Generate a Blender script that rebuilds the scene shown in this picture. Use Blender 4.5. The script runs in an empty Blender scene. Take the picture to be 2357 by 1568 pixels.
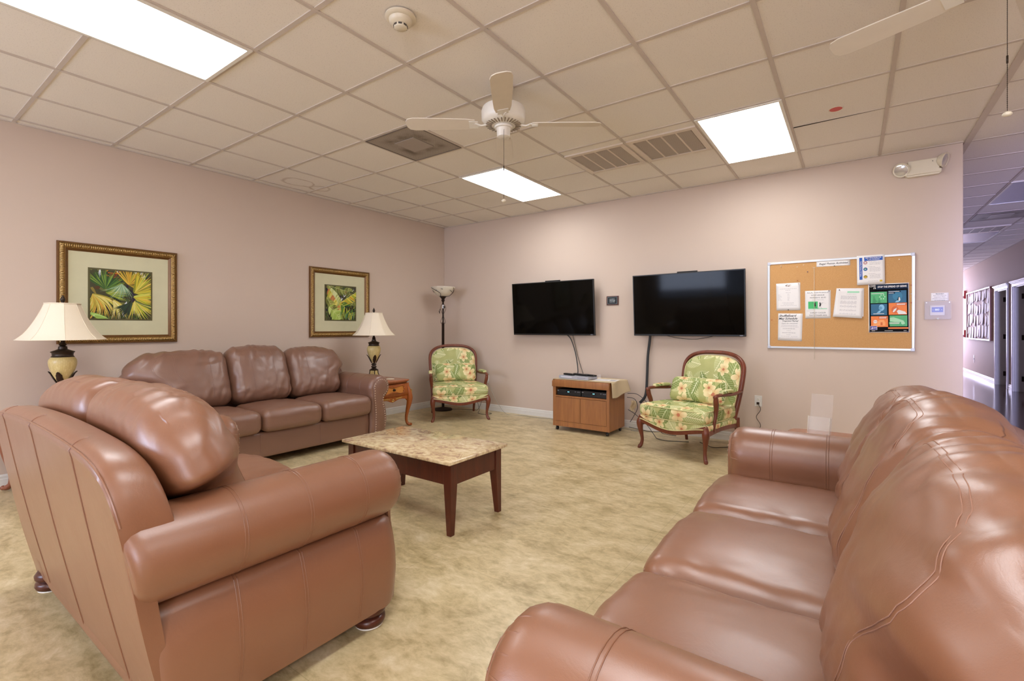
import bpy, bmesh, math, random
import numpy as np
from mathutils import Vector, Matrix, noise
PI = math.pi
random.seed(7)
C = bpy.context.scene.collection
scene = bpy.context.scene

# ------------------------------------------------------------------ camera
cam_d = bpy.data.cameras.new('camera')
cam = bpy.data.objects.new('camera', cam_d); C.objects.link(cam)
cam.location = (5.391, -5.646, 1.232)
cam.rotation_euler = (PI/2, 0, 0.6166)
cam_d.sensor_width = 36.0
cam_d.lens = 1099.45/2357*36.0
cam_d.shift_x = -(1183.6-1178.5)/2357
cam_d.shift_y = (755.6-784)/2357
cam_d.clip_start = 0.02
scene.camera = cam

# ------------------------------------------------------------------ world and daylight
world = bpy.data.worlds.new('world'); scene.world = world
world.use_nodes = True
world.node_tree.nodes['Background'].inputs[0].default_value = (0.55, 0.68, 1.0, 1)
world.node_tree.nodes['Background'].inputs[1].default_value = 1.2

def area_light(name, loc, rot, sx, sy, power, color):
    l = bpy.data.lights.new(name, 'AREA'); l.shape = 'RECTANGLE'; l.size = sx; l.size_y = sy
    l.energy = power; l.color = color
    o = bpy.data.objects.new(name, l); C.objects.link(o); o.location = loc; o.rotation_euler = rot
    return o
# unseen daylight at rear windows and corridor end, plus an added corridor fill
area_light('daylight_rear', (1.6, -8.9, 1.7), (PI/2, 0, 0), 1.8, 1.1, 60, (0.66, 0.76, 1.0))
area_light('daylight_rear_right', (6.9, -8.9, 1.5), (PI/2, 0, -0.03), 1.6, 1.8, 60, (0.85, 0.86, 1.0))
area_light('added_corridor_fill', (7.35, -3.4, 1.3), (PI/2, 0, 0.0), 0.9, 2.0, 30, (0.50, 0.50, 1.0)).data.spread = math.radians(44)  # added fill aimed at the dark corridor jambs; no side door exists
area_light('daylight_corridor', (7.05, 15.8, 1.5), (-PI/2, 0, 0), 1.4, 2.2, 220, (0.66, 0.66, 1.0))
LIGHT_STRENGTH = 8.5

# ------------------------------------------------------------------ exposure
scene.view_settings.view_transform = 'Standard'
scene.view_settings.look = 'None'
scene.view_settings.exposure = 0.76
scene.view_settings.gamma = 1.0
scene.view_settings.use_curve_mapping = False

# ------------------------------------------------------------------ materials
def lin(c):
    if isinstance(c, str):
        c = c.lstrip('#'); c = [int(c[i:i+2], 16) for i in (0, 2, 4)]
    out = []
    for v in c[:3]:
        v = v/255.0
        out.append(v/12.92 if v <= 0.04045 else ((v+0.055)/1.055)**2.4)
    return (*out, 1.0)

class NT:
    """small helper around a material's node tree"""
    def __init__(s, name):
        s.m = bpy.data.materials.new(name); s.m.use_nodes = True
        s.t = s.m.node_tree; s.n = s.t.nodes; s.l = s.t.links
        s.b = s.n['Principled BSDF']
    def node(s, typ, **kw):
        nd = s.n.new(typ)
        for k, v in kw.items(): setattr(nd, k, v)
        return nd
    def set(s, sock, v):
        if isinstance(v, bpy.types.NodeSocket): s.l.new(v, sock)
        elif v is not None: sock.default_value = v
    def math(s, op, a, b=None, c=None, clamp=False):
        nd = s.node('ShaderNodeMath', operation=op, use_clamp=clamp)
        s.set(nd.inputs[0], a); s.set(nd.inputs[1], b)
        if c is not None: s.set(nd.inputs[2], c)
        return nd.outputs[0]
    def mix(s, f, a, b, blend='MIX'):
        nd = s.node('ShaderNodeMix', data_type='RGBA', blend_type=blend)
        s.set(nd.inputs[0], f); s.set(nd.inputs[6], a); s.set(nd.inputs[7], b)
        return nd.outputs[2]
    def coord(s, which='Object'):
        return s.node('ShaderNodeTexCoord').outputs[which]
    def mapping(s, vec, scale=(1, 1, 1), loc=(0, 0, 0), rot=(0, 0, 0)):
        nd = s.node('ShaderNodeMapping')
        s.set(nd.inputs[0], vec); nd.inputs[1].default_value = loc
        nd.inputs[2].default_value = rot; nd.inputs[3].default_value = scale
        return nd.outputs[0]
    def noise(s, vec, scale, detail=3, rough=0.55, dist=0.0, out=0):
        nd = s.node('ShaderNodeTexNoise'); s.set(nd.inputs['Vector'], vec)
        nd.inputs['Scale'].default_value = scale; nd.inputs['Detail'].default_value = detail
        nd.inputs['Roughness'].default_value = rough; nd.inputs['Distortion'].default_value = dist
        return nd.outputs[out]
    def voronoi(s, vec, scale, dim='3D', feature='F1', rnd=1.0):
        nd = s.node('ShaderNodeTexVoronoi', voronoi_dimensions=dim, feature=feature)
        s.set(nd.inputs['Vector'], vec); nd.inputs['Scale'].default_value = scale
        nd.inputs['Randomness'].default_value = rnd
        return nd
    def ramp(s, f, stops, interp='LINEAR'):
        nd = s.node('ShaderNodeValToRGB'); s.set(nd.inputs[0], f)
        cr = nd.color_ramp; cr.interpolation = interp
        while len(cr.elements) < len(stops): cr.elements.new(0.5)
        for e, (p, c) in zip(cr.elements, stops): e.position = p; e.color = c
        return nd.outputs[0]
    def bump(s, h, strength=0.3, dist=0.01, normal=None):
        nd = s.node('ShaderNodeBump'); s.set(nd.inputs['Height'], h)
        nd.inputs['Strength'].default_value = strength; nd.inputs['Distance'].default_value = dist
        if normal is not None: s.l.new(normal, nd.inputs['Normal'])
        s.l.new(nd.outputs[0], s.b.inputs['Normal']); return nd.outputs[0]
    def base(s, col=None, rough=None, metal=None, spec=None):
        if col is not None: s.set(s.b.inputs['Base Color'], col)
        if rough is not None: s.set(s.b.inputs['Roughness'], rough)
        if metal is not None: s.b.inputs['Metallic'].default_value = metal
        if spec is not None: s.b.inputs['Specular IOR Level'].default_value = spec
        return s

def plain(name, col, rough=0.5, metal=0.0, spec=0.5, var=0.06, scale=12.0, bump=0.0, bscale=200):
    """procedural near-uniform material: slight tonal noise, optional fine bump"""
    t = NT(name); co = t.coord()
    c = lin(col)
    f = t.noise(co, scale, 3)
    lo = tuple(max(0, x*(1-var)) for x in c[:3])+(1,); hi = tuple(min(1, x*(1+var)) for x in c[:3])+(1,)
    t.base(t.mix(f, lo, hi), rough, metal, spec)
    if bump: t.bump(t.noise(co, bscale, 2), bump, 0.002)
    return t.m

def leather_mat(name, c1, c2, rough=0.40):
    t = NT(name); co = t.coord()
    f = t.noise(co, 3.0, 4, 0.6)
    c = t.mix(f, lin(c1), lin(c2))
    r = t.math('MULTIPLY_ADD', t.noise(co, 6.0, 3), 0.16, rough-0.08)
    t.base(c, r, 0, 0.65)
    t.b.inputs['Coat Weight'].default_value = 0.55; t.b.inputs['Coat Roughness'].default_value = 0.33
    v = t.voronoi(co, 260.0, feature='DISTANCE_TO_EDGE')
    g = t.math('MINIMUM', v.outputs['Distance'], 0.12)
    h1 = t.bump(g, 0.10, 0.004)
    cr = t.noise(t.mapping(co, (1, 1, 1)), 9.0, 5, 0.62, 1.2)
    t.bump(cr, 0.08, 0.02, h1)
    return t.m

def wood_mat(name, c1, c2, scale=14, stretch=(1, 1, 0.12), rough=0.4, spec=0.5):
    t = NT(name); co = t.mapping(t.coord(), stretch)
    n1 = t.noise(co, scale, 6, 0.65, 1.5)
    n2 = t.noise(co, scale*7, 3, 0.6)
    f = t.math('ADD', t.math('MULTIPLY', n1, 0.75), t.math('MULTIPLY', n2, 0.25))
    f = t.ramp(f, [(0.33, (0, 0, 0, 1)), (0.67, (1, 1, 1, 1))])
    t.base(t.mix(f, lin(c1), lin(c2)), rough, 0, spec)
    return t.m

MAT = {}
MAT['leather'] = leather_mat('brown_leather', '#7f5137', '#8b5d41')
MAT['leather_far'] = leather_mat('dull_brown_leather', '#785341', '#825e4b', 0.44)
MAT['stitch'] = plain('stitching_thread', '#98705c', 0.6)
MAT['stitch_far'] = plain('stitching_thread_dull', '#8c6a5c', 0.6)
MAT['foot_wood'] = wood_mat('dark_foot_wood', '#3a1a10', '#5a2a1a', rough=0.3)
MAT['nail'] = plain('antique_nail', '#c9b5a2', 0.3, 0.75)
MAT['cherry'] = wood_mat('dark_cherry_wood', '#40190d', '#5c2815', rough=0.36)
MAT['mahogany'] = wood_mat('mahogany_wood', '#5c2a18', '#7e3f26', rough=0.32)
MAT['honey'] = wood_mat('honey_cherry_wood', '#8a4418', '#b0642c', rough=0.3)
MAT['honey_top'] = wood_mat('table_top_wood', '#9a5a3c', '#b0704e', stretch=(1, 0.12, 1), rough=0.22)
MAT['burl'] = plain('burl_inlay', '#c8853f', 0.35, var=0.25, scale=90)
MAT['gold'] = plain('gold_carving', '#c9a35a', 0.38, 0.6, var=0.25, scale=60)
MAT['oak'] = wood_mat('cabinet_laminate', '#8c5a34', '#a9713f', scale=9, stretch=(1.6, 1.6, 0.1), rough=0.45)
MAT['oak_in'] = plain('cabinet_inside', '#3a2618', 0.8)
MAT['black'] = plain('black_plastic', '#141414', 0.38)
MAT['black_matte'] = plain('black_rubber', '#1d1c1c', 0.7)
MAT['screen'] = plain('tv_glass', '#0a0806', 0.07, spec=0.09, var=0.0)
MAT['cable'] = plain('black_cable', '#2a2c2e', 0.5)
MAT['bronze'] = plain('dark_bronze', '#33261a', 0.42, 0.45, var=0.5, scale=60, bump=0.3, bscale=90)
MAT['iron'] = plain('brown_iron', '#2f211a', 0.45, 0.5)
MAT['white'] = plain('white_enamel', '#e6e1d6', 0.35)
MAT['cream_white'] = plain('cream_plastic', '#ddd3bd', 0.35)
MAT['paint_white'] = plain('trim_paint', '#dedad2', 0.4)
MAT['paper'] = plain('white_paper', '#e9e5e2', 0.7, var=0.02)
MAT['ink'] = plain('dark_ink', '#2b2b30', 0.7)
MAT['ink_grey'] = plain('pale_ink', '#b3aeb0', 0.7); MAT['ink_mid'] = plain('grey_ink', '#77747c', 0.7)
MAT['alu'] = plain('aluminium', '#c9cbcc', 0.35, 0.6)
MAT['silver'] = plain('silver_plastic', '#b8bac4', 0.35, 0.3)
MAT['cloth'] = plain('beige_cloth', '#cdb894', 0.85, bump=0.2, bscale=400)
MAT['blade'] = plain('fan_blade_cream', '#ddd3c3', 0.6)
MAT['red'] = plain('red_paint', '#c22a2a', 0.4)
MAT['coral'] = plain('coral_cap', '#cc4a40', 0.5)
MAT['yellow'] = plain('yellow_plastic', '#d9b81e', 0.5)
MAT['greycord'] = plain('grey_cord', '#a9a498', 0.5)
MAT['plum'] = plain('green_stone', '#b3b168', 0.4, var=0.3, scale=60)

def wall_mat(name, c1, c2):
    t = NT(name); co = t.coord()
    f = t.noise(co, 0.9, 3)
    t.base(t.mix(f, lin(c1), lin(c2)), 0.75, 0, 0.25)
    t.bump(t.noise(co, 60, 4, 0.6), 0.06, 0.004)
    return t.m
MAT['wall'] = wall_mat('pink_beige_wall_paint', '#cab7a7', '#cfbdad')

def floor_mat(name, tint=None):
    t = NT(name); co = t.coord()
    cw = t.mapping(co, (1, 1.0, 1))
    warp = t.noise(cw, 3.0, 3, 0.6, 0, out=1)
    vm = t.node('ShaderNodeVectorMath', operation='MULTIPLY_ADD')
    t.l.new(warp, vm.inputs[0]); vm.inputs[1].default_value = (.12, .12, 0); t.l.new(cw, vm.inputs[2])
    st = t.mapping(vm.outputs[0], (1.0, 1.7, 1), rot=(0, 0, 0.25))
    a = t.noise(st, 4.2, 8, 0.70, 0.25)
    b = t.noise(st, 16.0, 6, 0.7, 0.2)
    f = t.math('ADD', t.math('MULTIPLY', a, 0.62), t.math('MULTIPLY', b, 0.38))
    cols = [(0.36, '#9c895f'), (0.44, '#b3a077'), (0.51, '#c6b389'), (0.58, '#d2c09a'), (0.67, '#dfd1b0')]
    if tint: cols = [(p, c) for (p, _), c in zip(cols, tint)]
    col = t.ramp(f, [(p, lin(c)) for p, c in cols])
    # vinyl tile joints, barely visible
    sx = t.node('ShaderNodeSeparateXYZ'); t.l.new(co, sx.inputs[0])
    def joint(o, p):
        m = t.math('PINGPONG', t.math('ADD', o, 0.13), p/2)
        return t.math('LESS_THAN', m, 0.0016)
    j = t.math('MAXIMUM', joint(sx.outputs[0], 0.914), joint(sx.outputs[1], 0.914))
    col = t.mix(t.math('MULTIPLY', j, 0.30), col, lin('#7c6c48'))
    t.base(col, t.math('MULTIPLY_ADD', b, 0.14, 0.27 if not tint else 0.06), 0, 0.42)
    t.bump(t.noise(co, 120, 2), 0.03, 0.002)
    return t.m
MAT['floor'] = floor_mat('mottled_vinyl_floor')
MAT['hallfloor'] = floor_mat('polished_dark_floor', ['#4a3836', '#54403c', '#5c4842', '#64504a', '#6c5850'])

def tile_mat():
    t = NT('acoustic_ceiling_tile'); co = t.coord()
    sp = t.noise(co, 150, 2, 0.5)
    sp = t.ramp(sp, [(0.60, (0, 0, 0, 1)), (0.68, (1, 1, 1, 1))])
    big = t.noise(co, 0.8, 2)
    c = t.mix(big, lin('#e8e0d5'), lin('#ece5db'))
    c = t.mix(t.math('MULTIPLY', sp, 0.22), c, lin('#8f8172'))
    # two brown water rings on the tiles near the left wall
    def ring(x, y, rx, ry, w):
        v = t.mapping(co, (1/rx, 1/ry, 0), (-x/rx, -y/ry, 0))
        nv = t.noise(co, 7, 2)
        ln = t.node('ShaderNodeVectorMath', operation='LENGTH'); t.l.new(v, ln.inputs[0])
        d = t.math('ABSOLUTE', t.math('SUBTRACT', t.math('ADD', ln.outputs['Value'], t.math('MULTIPLY', t.math('SUBTRACT', nv, .5), .6)), 1.0))
        return t.math('MULTIPLY', t.math('SUBTRACT', 1.0, t.math('DIVIDE', d, w), clamp=True), t.math('MULTIPLY_ADD', t.noise(co, 9, 2), .9, .1))
    r = t.math('MAXIMUM', ring(0.36, -2.70, 0.13, 0.17, 0.14), ring(0.34, -2.42, 0.10, 0.10, 0.22))
    c = t.mix(t.math('MULTIPLY', r, 0.75), c, lin('#8a5f34'))
    t.base(c, 0.9, 0, 0.15)
    t.bump(t.noise(co, 180, 2), 0.15, 0.002)
    return t.m
MAT['tile'] = tile_mat()
MAT['tbar'] = plain('ceiling_grid_paint', '#cbbfb4', 0.85, spec=0.08)

def emit_mat(name, col, strength, base=(0.9, 0.9, 0.9, 1)):
    t = NT(name); t.base(base, 0.5)
    t.b.inputs['Emission Color'].default_value = col
    f = t.noise(t.coord(), 40, 2)
    t.l.new(t.math('MULTIPLY_ADD', f, strength*0.04, strength*0.98), t.b.inputs['Emission Strength'])
    return t.m
MAT['diffuser'] = emit_mat('lit_diffuser', (0.95, 0.97, 1.0, 1), LIGHT_STRENGTH)

def marble_mat():
    t = NT('brown_marble'); co = t.coord()
    st = t.mapping(co, (1, 1.5, 1), rot=(0, 0, .5))
    a = t.noise(st, 9, 8, 0.68, 1.6); b = t.noise(st, 30, 5, 0.6, 0.5)
    f = t.math('ADD', t.math('MULTIPLY', a, .72), t.math('MULTIPLY', b, .28))
    c = t.ramp(f, [(0.34, lin('#96745e')), (0.42, lin('#b4957a')), (0.48, lin('#cdb48c')), (0.55, lin('#dcc9a2')), (0.66, lin('#ead9b8'))])
    v = t.voronoi(st, 16, feature='DISTANCE_TO_EDGE')
    vein = t.math('LESS_THAN', v.outputs['Distance'], 0.02)
    c = t.mix(t.math('MULTIPLY', vein, 0.25), c, lin('#ead9b4'))
    t.base(c, 0.08, 0, 0.5); return t.m
MAT['marble'] = marble_mat()

def cork_mat():
    t = NT('cork'); co = t.coord()
    a = t.noise(co, 260, 3, 0.7)
    c = t.ramp(a, [(0.35, lin('#b88a56')), (0.5, lin('#c89862')), (0.65, lin('#d4a874'))])
    t.base(c, 0.85, 0, 0.2); t.bump(a, 0.2, 0.001); return t.m
MAT['cork'] = cork_mat()

def fabric_mat():
    t = NT('tropical_leaf_fabric')
    uv = t.coord('UV')
    def local(scale, off, rot):
        v = t.mapping(uv, (scale, scale, 0), off, (0, 0, rot))
        vo = t.voronoi(v, 1.0, '2D', 'F1', 0.75)
        d = t.node('ShaderNodeVectorMath', operation='SUBTRACT')
        t.l.new(v, d.inputs[0]); t.l.new(vo.outputs['Position'], d.inputs[1])
        sc = t.node('ShaderNodeSeparateColor'); t.l.new(vo.outputs['Color'], sc.inputs[0])
        ang = t.math('MULTIPLY', sc.outputs[0], 6.283)
        ro = t.node('ShaderNodeVectorRotate', rotation_type='Z_AXIS'); t.l.new(d.outputs[0], ro.inputs[0]); t.l.new(ang, ro.inputs['Angle'])
        s2 = t.node('ShaderNodeSeparateXYZ'); t.l.new(ro.outputs[0], s2.inputs[0])
        return s2.outputs[0], s2.outputs[1], sc.outputs[1], sc.outputs[2]
    def leaf(col, scale, off, rot, dark, light, vein, L=0.62, W=0.26, keep=0.75, jag=0.0):
        u, v, r1, r2 = local(scale, off, rot)
        av = t.math('ABSOLUTE', v)
        un = t.math('DIVIDE', u, L)
        w = t.math('MULTIPLY', t.math('SUBTRACT', 1.0, t.math('MULTIPLY', un, un)), W)
        st = t.math('SUBTRACT', t.math('MULTIPLY', u, 9.0), t.math('MULTIPLY', av, 8.0))
        fr = t.math('PINGPONG', st, 0.5)
        if jag: w = t.math('SUBTRACT', w, t.math('MULTIPLY', t.math('LESS_THAN', fr, 0.18), jag))
        m = t.math('LESS_THAN', av, w)
        m = t.math('MULTIPLY', m, t.math('LESS_THAN', r1, keep))
        body = t.mix(t.math('MULTIPLY_ADD', r2, .7, t.math('MULTIPLY', av, 1.2)), lin(dark), lin(light))
        ve = t.math('MULTIPLY', t.math('LESS_THAN', fr, 0.13), t.math('LESS_THAN', av, t.math('MULTIPLY', w, .85)))
        ve = t.math('MAXIMUM', t.math('MULTIPLY', ve, 0.65), t.math('LESS_THAN', av, 0.018))
        body = t.mix(ve, body, lin(vein))
        return t.mix(m, col, body)
    def flower(col, scale, off, rot, keep=0.5):
        u, v, r1, r2 = local(scale, off, rot)
        th = t.math('ARCTAN2', v, u)
        r = t.math('SQRT', t.math('ADD', t.math('MULTIPLY', u, u), t.math('MULTIPLY', v, v)))
        pet = t.math('ABSOLUTE', t.math('COSINE', t.math('MULTIPLY', th, 2.5)))
        lim = t.math('MULTIPLY_ADD', pet, 0.20, 0.17)
        m = t.math('MULTIPLY', t.math('LESS_THAN', r, lim), t.math('LESS_THAN', r1, keep))
        c = t.mix(t.math('MULTIPLY', r, 3.4, clamp=True), lin('#d9ae70'), lin('#efe0ae'))
        c = t.mix(t.math('MULTIPLY', t.math('LESS_THAN', r, 0.07), 1.0), c, lin('#c47b5c'))
        c = t.mix(t.math('MULTIPLY', t.math('LESS_THAN', pet, 0.16), 0.6), c, lin('#cb8a5c'))
        return t.mix(m, col, c)
    base = t.mix(t.noise(uv, 9, 3), lin('#a6a868'), lin('#c2c184'))
    c = leaf(base, 5.0, (3.3, 1.7, 0), 0.4, '#a4ab6a', '#cdcd92', '#e9e5bd', 0.6, 0.34, 0.9)
    c = leaf(c, 4.2, (8.1, 4.4, 0), 1.1, '#78884a', '#9ba763', '#ccd29e', 0.62, 0.27, 0.62, 0.0)
    c = flower(c, 4.1, (2.2, 6.5, 0), 0.2, 0.46)
    c = leaf(c, 4.6, (5.9, 9.2, 0), 2.0, '#6f8044', '#93a05a', '#dfe2b8', 0.55, 0.2, 0.42, 0.06)
    c = flower(c, 5.6, (11.2, 3.5, 0), 0.8, 0.26)
    t.base(c, 0.8, 0, 0.2)
    t.bump(t.noise(uv, 500, 2), 0.15, 0.001)
    return t.m
MAT['fabric'] = fabric_mat()
MAT['welt'] = plain('fabric_welt', '#d5cf96', 0.8, var=0.2, scale=40)

def glass_mat(name, col=(1, 1, 1, 1), rough=0.02):
    t = NT(name); t.base(col, rough, 0, 0.5)
    t.b.inputs['Transmission Weight'].default_value = 1.0
    t.b.inputs['IOR'].default_value = 1.2
    t.set(t.b.inputs['Roughness'], t.math('MULTIPLY_ADD', t.noise(t.coord(), 20, 2), 0.01, rough))
    return t.m
def thin_plastic(name, col, alpha, rough):
    t = NT(name); t.base(lin(col), rough, 0, 0.5)
    t.set(t.b.inputs['Alpha'], t.math('MULTIPLY_ADD', t.noise(t.coord(), 20, 2), 0.02, alpha)); return t.m
MAT['acrylic'] = thin_plastic('clear_acrylic', '#e2dcdc', 0.10, 0.12)
MAT['clear_cover'] = thin_plastic('clear_cover_plastic', '#c8bcc0', 0.14, 0.15)

def vcol_mat(name, rough=0.5, attr='col'):
    t = NT(name); a = t.node('ShaderNodeAttribute', attribute_name=attr)
    n = t.noise(t.coord(), 60, 3)
    c = t.mix(0.12, a.outputs['Color'], n, 'OVERLAY')
    t.base(c, rough, 0, 0.3); return t.m
MAT['print'] = vcol_mat('printed_ink', 0.6)
MAT['painting'] = vcol_mat('painted_palm_print', 0.35)

def shade_mat():
    t = NT('lamp_shade_silk'); co = t.coord()
    c = t.mix(t.noise(co, 300, 2), lin('#e6d8bf'), lin('#eee2cc'))
    t.base(c, 0.8, 0, 0.2)
    t.b.inputs['Transmission Weight'].default_value = 0.0
    t.b.inputs['Subsurface Weight'].default_value = 0.0
    return t.m
MAT['shade'] = shade_mat()

def stone_mat():
    t = NT('cream_stone_mosaic'); co = t.coord()
    uv = t.coord('UV')
    br = t.node('ShaderNodeTexBrick'); t.l.new(t.mapping(uv, (1, 1, 1), rot=(0, 0, PI/2)), br.inputs['Vector'])
    br.inputs['Scale'].default_value = 22; br.inputs['Mortar Size'].default_value = 0.012
    br.inputs['Color1'].default_value = lin('#d8c68e'); br.inputs['Color2'].default_value = lin('#cbb67a'); br.inputs['Mortar'].default_value = lin('#b39a5e')
    c = t.mix(t.math('MULTIPLY', t.noise(co, 25, 4), .5), br.outputs[0], lin('#bfa767'))
    t.base(c, 0.35, 0, 0.5); return t.m
MAT['stone'] = stone_mat()

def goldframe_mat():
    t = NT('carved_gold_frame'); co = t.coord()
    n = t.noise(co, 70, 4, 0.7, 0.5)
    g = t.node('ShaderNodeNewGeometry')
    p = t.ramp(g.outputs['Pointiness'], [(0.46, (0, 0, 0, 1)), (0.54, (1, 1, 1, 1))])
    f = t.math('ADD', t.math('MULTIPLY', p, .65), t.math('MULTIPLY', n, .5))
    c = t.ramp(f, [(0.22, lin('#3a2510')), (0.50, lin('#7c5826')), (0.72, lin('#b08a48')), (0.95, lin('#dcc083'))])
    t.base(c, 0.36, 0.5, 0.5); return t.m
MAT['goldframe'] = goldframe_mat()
MAT['frame_brown'] = plain('frame_lip_brown', '#6e4a22', 0.4, 0.3, var=0.3, scale=50)
MAT['mat_board'] = plain('pale_green_mat', '#cdc9a6', 0.8, var=0.06, scale=9)
MAT['olive'] = plain('olive_inner_mat', '#5c5634', 0.7)

# ------------------------------------------------------------------ mesh helpers
def catmull(pts, n):
    """resample a polyline of tuples as a Catmull-Rom curve with n samples per span"""
    P = [np.array(p, float) for p in pts]; out = []
    for i in range(len(P)-1):
        p0 = P[max(i-1, 0)]; p1 = P[i]; p2 = P[i+1]; p3 = P[min(i+2, len(P)-1)]
        for k in range(n):
            s = k/n
            out.append(0.5*((2*p1)+(-p0+p2)*s+(2*p0-5*p1+4*p2-p3)*s*s+(-p0+3*p1-3*p2+p3)*s**3))
    out.append(P[-1]); return out

class MB:
    """collects shapes into ONE mesh"""
    def __init__(s): s.v = []; s.f = []; s.uv = {}; s.col = []
    def add(s, verts, faces, M=None):
        o = len(s.v)
        for p in verts:
            p = Vector(p)
            if M is not None: p = M @ p
            s.v.append(p)
        for f in faces: s.f.append([i+o for i in f])
        return s
    def box(s, x0, x1, y0, y1, z0, z1, M=None):
        v = [(x, y, z) for z in (z0, z1) for y in (y0, y1) for x in (x0, x1)]
        f = [(0, 2, 3, 1), (4, 5, 7, 6), (0, 1, 5, 4), (1, 3, 7, 5), (3, 2, 6, 7), (2, 0, 4, 6)]
        return s.add(v, f, M)
    def lathe(s, prof, seg=32, M=None, sq=None):
        """prof: (r, z) from bottom to top; sq: number of sides when not round"""
        n = sq or seg; v = []; f = []
        for r, z in prof:
            for k in range(n):
                a = 2*PI*(k+(0.5 if sq else 0))/n
                v.append((r*math.cos(a), r*math.sin(a), z))
        for i in range(len(prof)-1):
            for k in range(n):
                k2 = (k+1) % n
                f.append((i*n+k, i*n+k2, (i+1)*n+k2, (i+1)*n+k))
        if prof[0][0] > 1e-5: f.append(tuple(reversed(range(n))))
        if prof[-1][0] > 1e-5: f.append(tuple((len(prof)-1)*n+k for k in range(n)))
        return s.add(v, f, M)
    def tube(s, pts, rad, seg=8, closed=False, M=None, flat=1.0):
        P = [Vector(p) for p in pts]; n = len(P)
        R = rad if isinstance(rad, (list, tuple)) else [rad]*n
        v = []; f = []; up = None
        for i in range(n):
            if closed: t = P[(i+1) % n]-P[i-1]
            else: t = P[min(i+1, n-1)]-P[max(i-1, 0)]
            if t.length < 1e-9: t = Vector((0, 0, 1))
            t.normalize()
            if up is None:
                up = Vector((0, 0, 1)) if abs(t.z) < 0.9 else Vector((0, 1, 0))
            a = t.cross(up)
            if a.length < 1e-6: a = t.orthogonal()
            a.normalize(); b = a.cross(t).normalized(); up = b
            for k in range(seg):
                w = 2*PI*k/seg
                v.append(P[i]+a*math.cos(w)*R[i]+b*math.sin(w)*R[i]*flat)
        m = n if closed else n-1
        for i in range(m):
            j = (i+1) % n
            for k in range(seg):
                k2 = (k+1) % seg
                f.append((i*seg+k, i*seg+k2, j*seg+k2, j*seg+k))
        if not closed:
            f.append(tuple(reversed(range(seg)))); f.append(tuple((n-1)*seg+k for k in range(seg)))
        return s.add(v, f, M)
    def prism(s, poly, z0, z1, M=None):
        n = len(poly)
        v = [(x, y, z0) for x, y in poly]+[(x, y, z1) for x, y in poly]
        f = [tuple(reversed(range(n))), tuple(range(n, 2*n))]
        for i in range(n):
            j = (i+1) % n; f.append((i, j, n+j, n+i))
        return s.add(v, f, M)
    def loft(s, rings, cap=True, closed=True, M=None):
        n = len(rings[0]); v = [p for r in rings for p in r]; f = []
        for i in range(len(rings)-1):
            for k in range(n if closed else n-1):
                k2 = (k+1) % n
                f.append((i*n+k, i*n+k2, (i+1)*n+k2, (i+1)*n+k))
        if cap:
            f.append(tuple(reversed(range(n)))); f.append(tuple((len(rings)-1)*n+k for k in range(n)))
        return s.add(v, f, M)
    def grid(s, fn, nu, nv, M=None):
        v = [fn(i/nu, j/nv) for j in range(nv+1) for i in range(nu+1)]
        f = [(j*(nu+1)+i, j*(nu+1)+i+1, (j+1)*(nu+1)+i+1, (j+1)*(nu+1)+i) for j in range(nv) for i in range(nu)]
        return s.add(v, f, M)
    def sphere(s, c, r, seg=16, rings=10, M=None, sc=(1, 1, 1)):
        prof = [(max(math.sin(PI*i/rings), 0)*r, -math.cos(PI*i/rings)*r) for i in range(rings+1)]
        m = Matrix.Translation(c) @ Matrix.Diagonal((*sc, 1))
        if M is not None: m = M @ m
        return s.lathe(prof, seg, m)
    def poly(s, pts, col=None, M=None):
        s.add(pts, [tuple(range(len(pts)))], M); s.col.append(col); return s
    def build(s, name, mat, parent=None, smooth=35, bevel=0, bseg=2, loc=None, rot=None, uvscale=1.0, colors=None, recalc=True, sub=0):
        me = bpy.data.meshes.new(name)
        me.from_pydata([tuple(p) for p in s.v], [], s.f)
        me.validate()
        bm = bmesh.new(); bm.from_mesh(me)
        if recalc: 
            bmesh.ops.remove_doubles(bm, verts=bm.verts, dist=1e-6)
            bmesh.ops.recalc_face_normals(bm, faces=bm.faces)
        if bevel:
            es = [e for e in bm.edges if len(e.link_faces) == 2 and e.calc_face_angle(0) > 0.6]
            bmesh.ops.bevel(bm, geom=es, offset=bevel, segments=bseg, affect='EDGES', profile=0.5, clamp_overlap=True)
        uvl = bm.loops.layers.uv.new('UVMap')
        for f in bm.faces:
            n = f.normal; ax = max(range(3), key=lambda i: abs(n[i]))
            for l in f.loops:
                p = l.vert.co
                l[uvl].uv = ((p.x, p.y), (p.x, p.z), (p.y, p.z))[2 if ax == 0 else 1 if ax == 1 else 0]
        bm.to_mesh(me); bm.free()
        me.materials.append(mat)
        if smooth:
            for p in me.polygons: p.use_smooth = True
            if smooth < 180: me.set_sharp_from_angle(angle=math.radians(smooth))
        if colors is not None:
            ca = me.attributes.new('col', 'FLOAT_COLOR', 'FACE')
            for i, c in enumerate(colors): ca.data[i].color = c
        o = bpy.data.objects.new(name, me); C.objects.link(o)
        if parent is not None: o.parent = parent
        if loc is not None: o.location = loc
        if rot is not None: o.rotation_euler = rot
        return o

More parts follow.
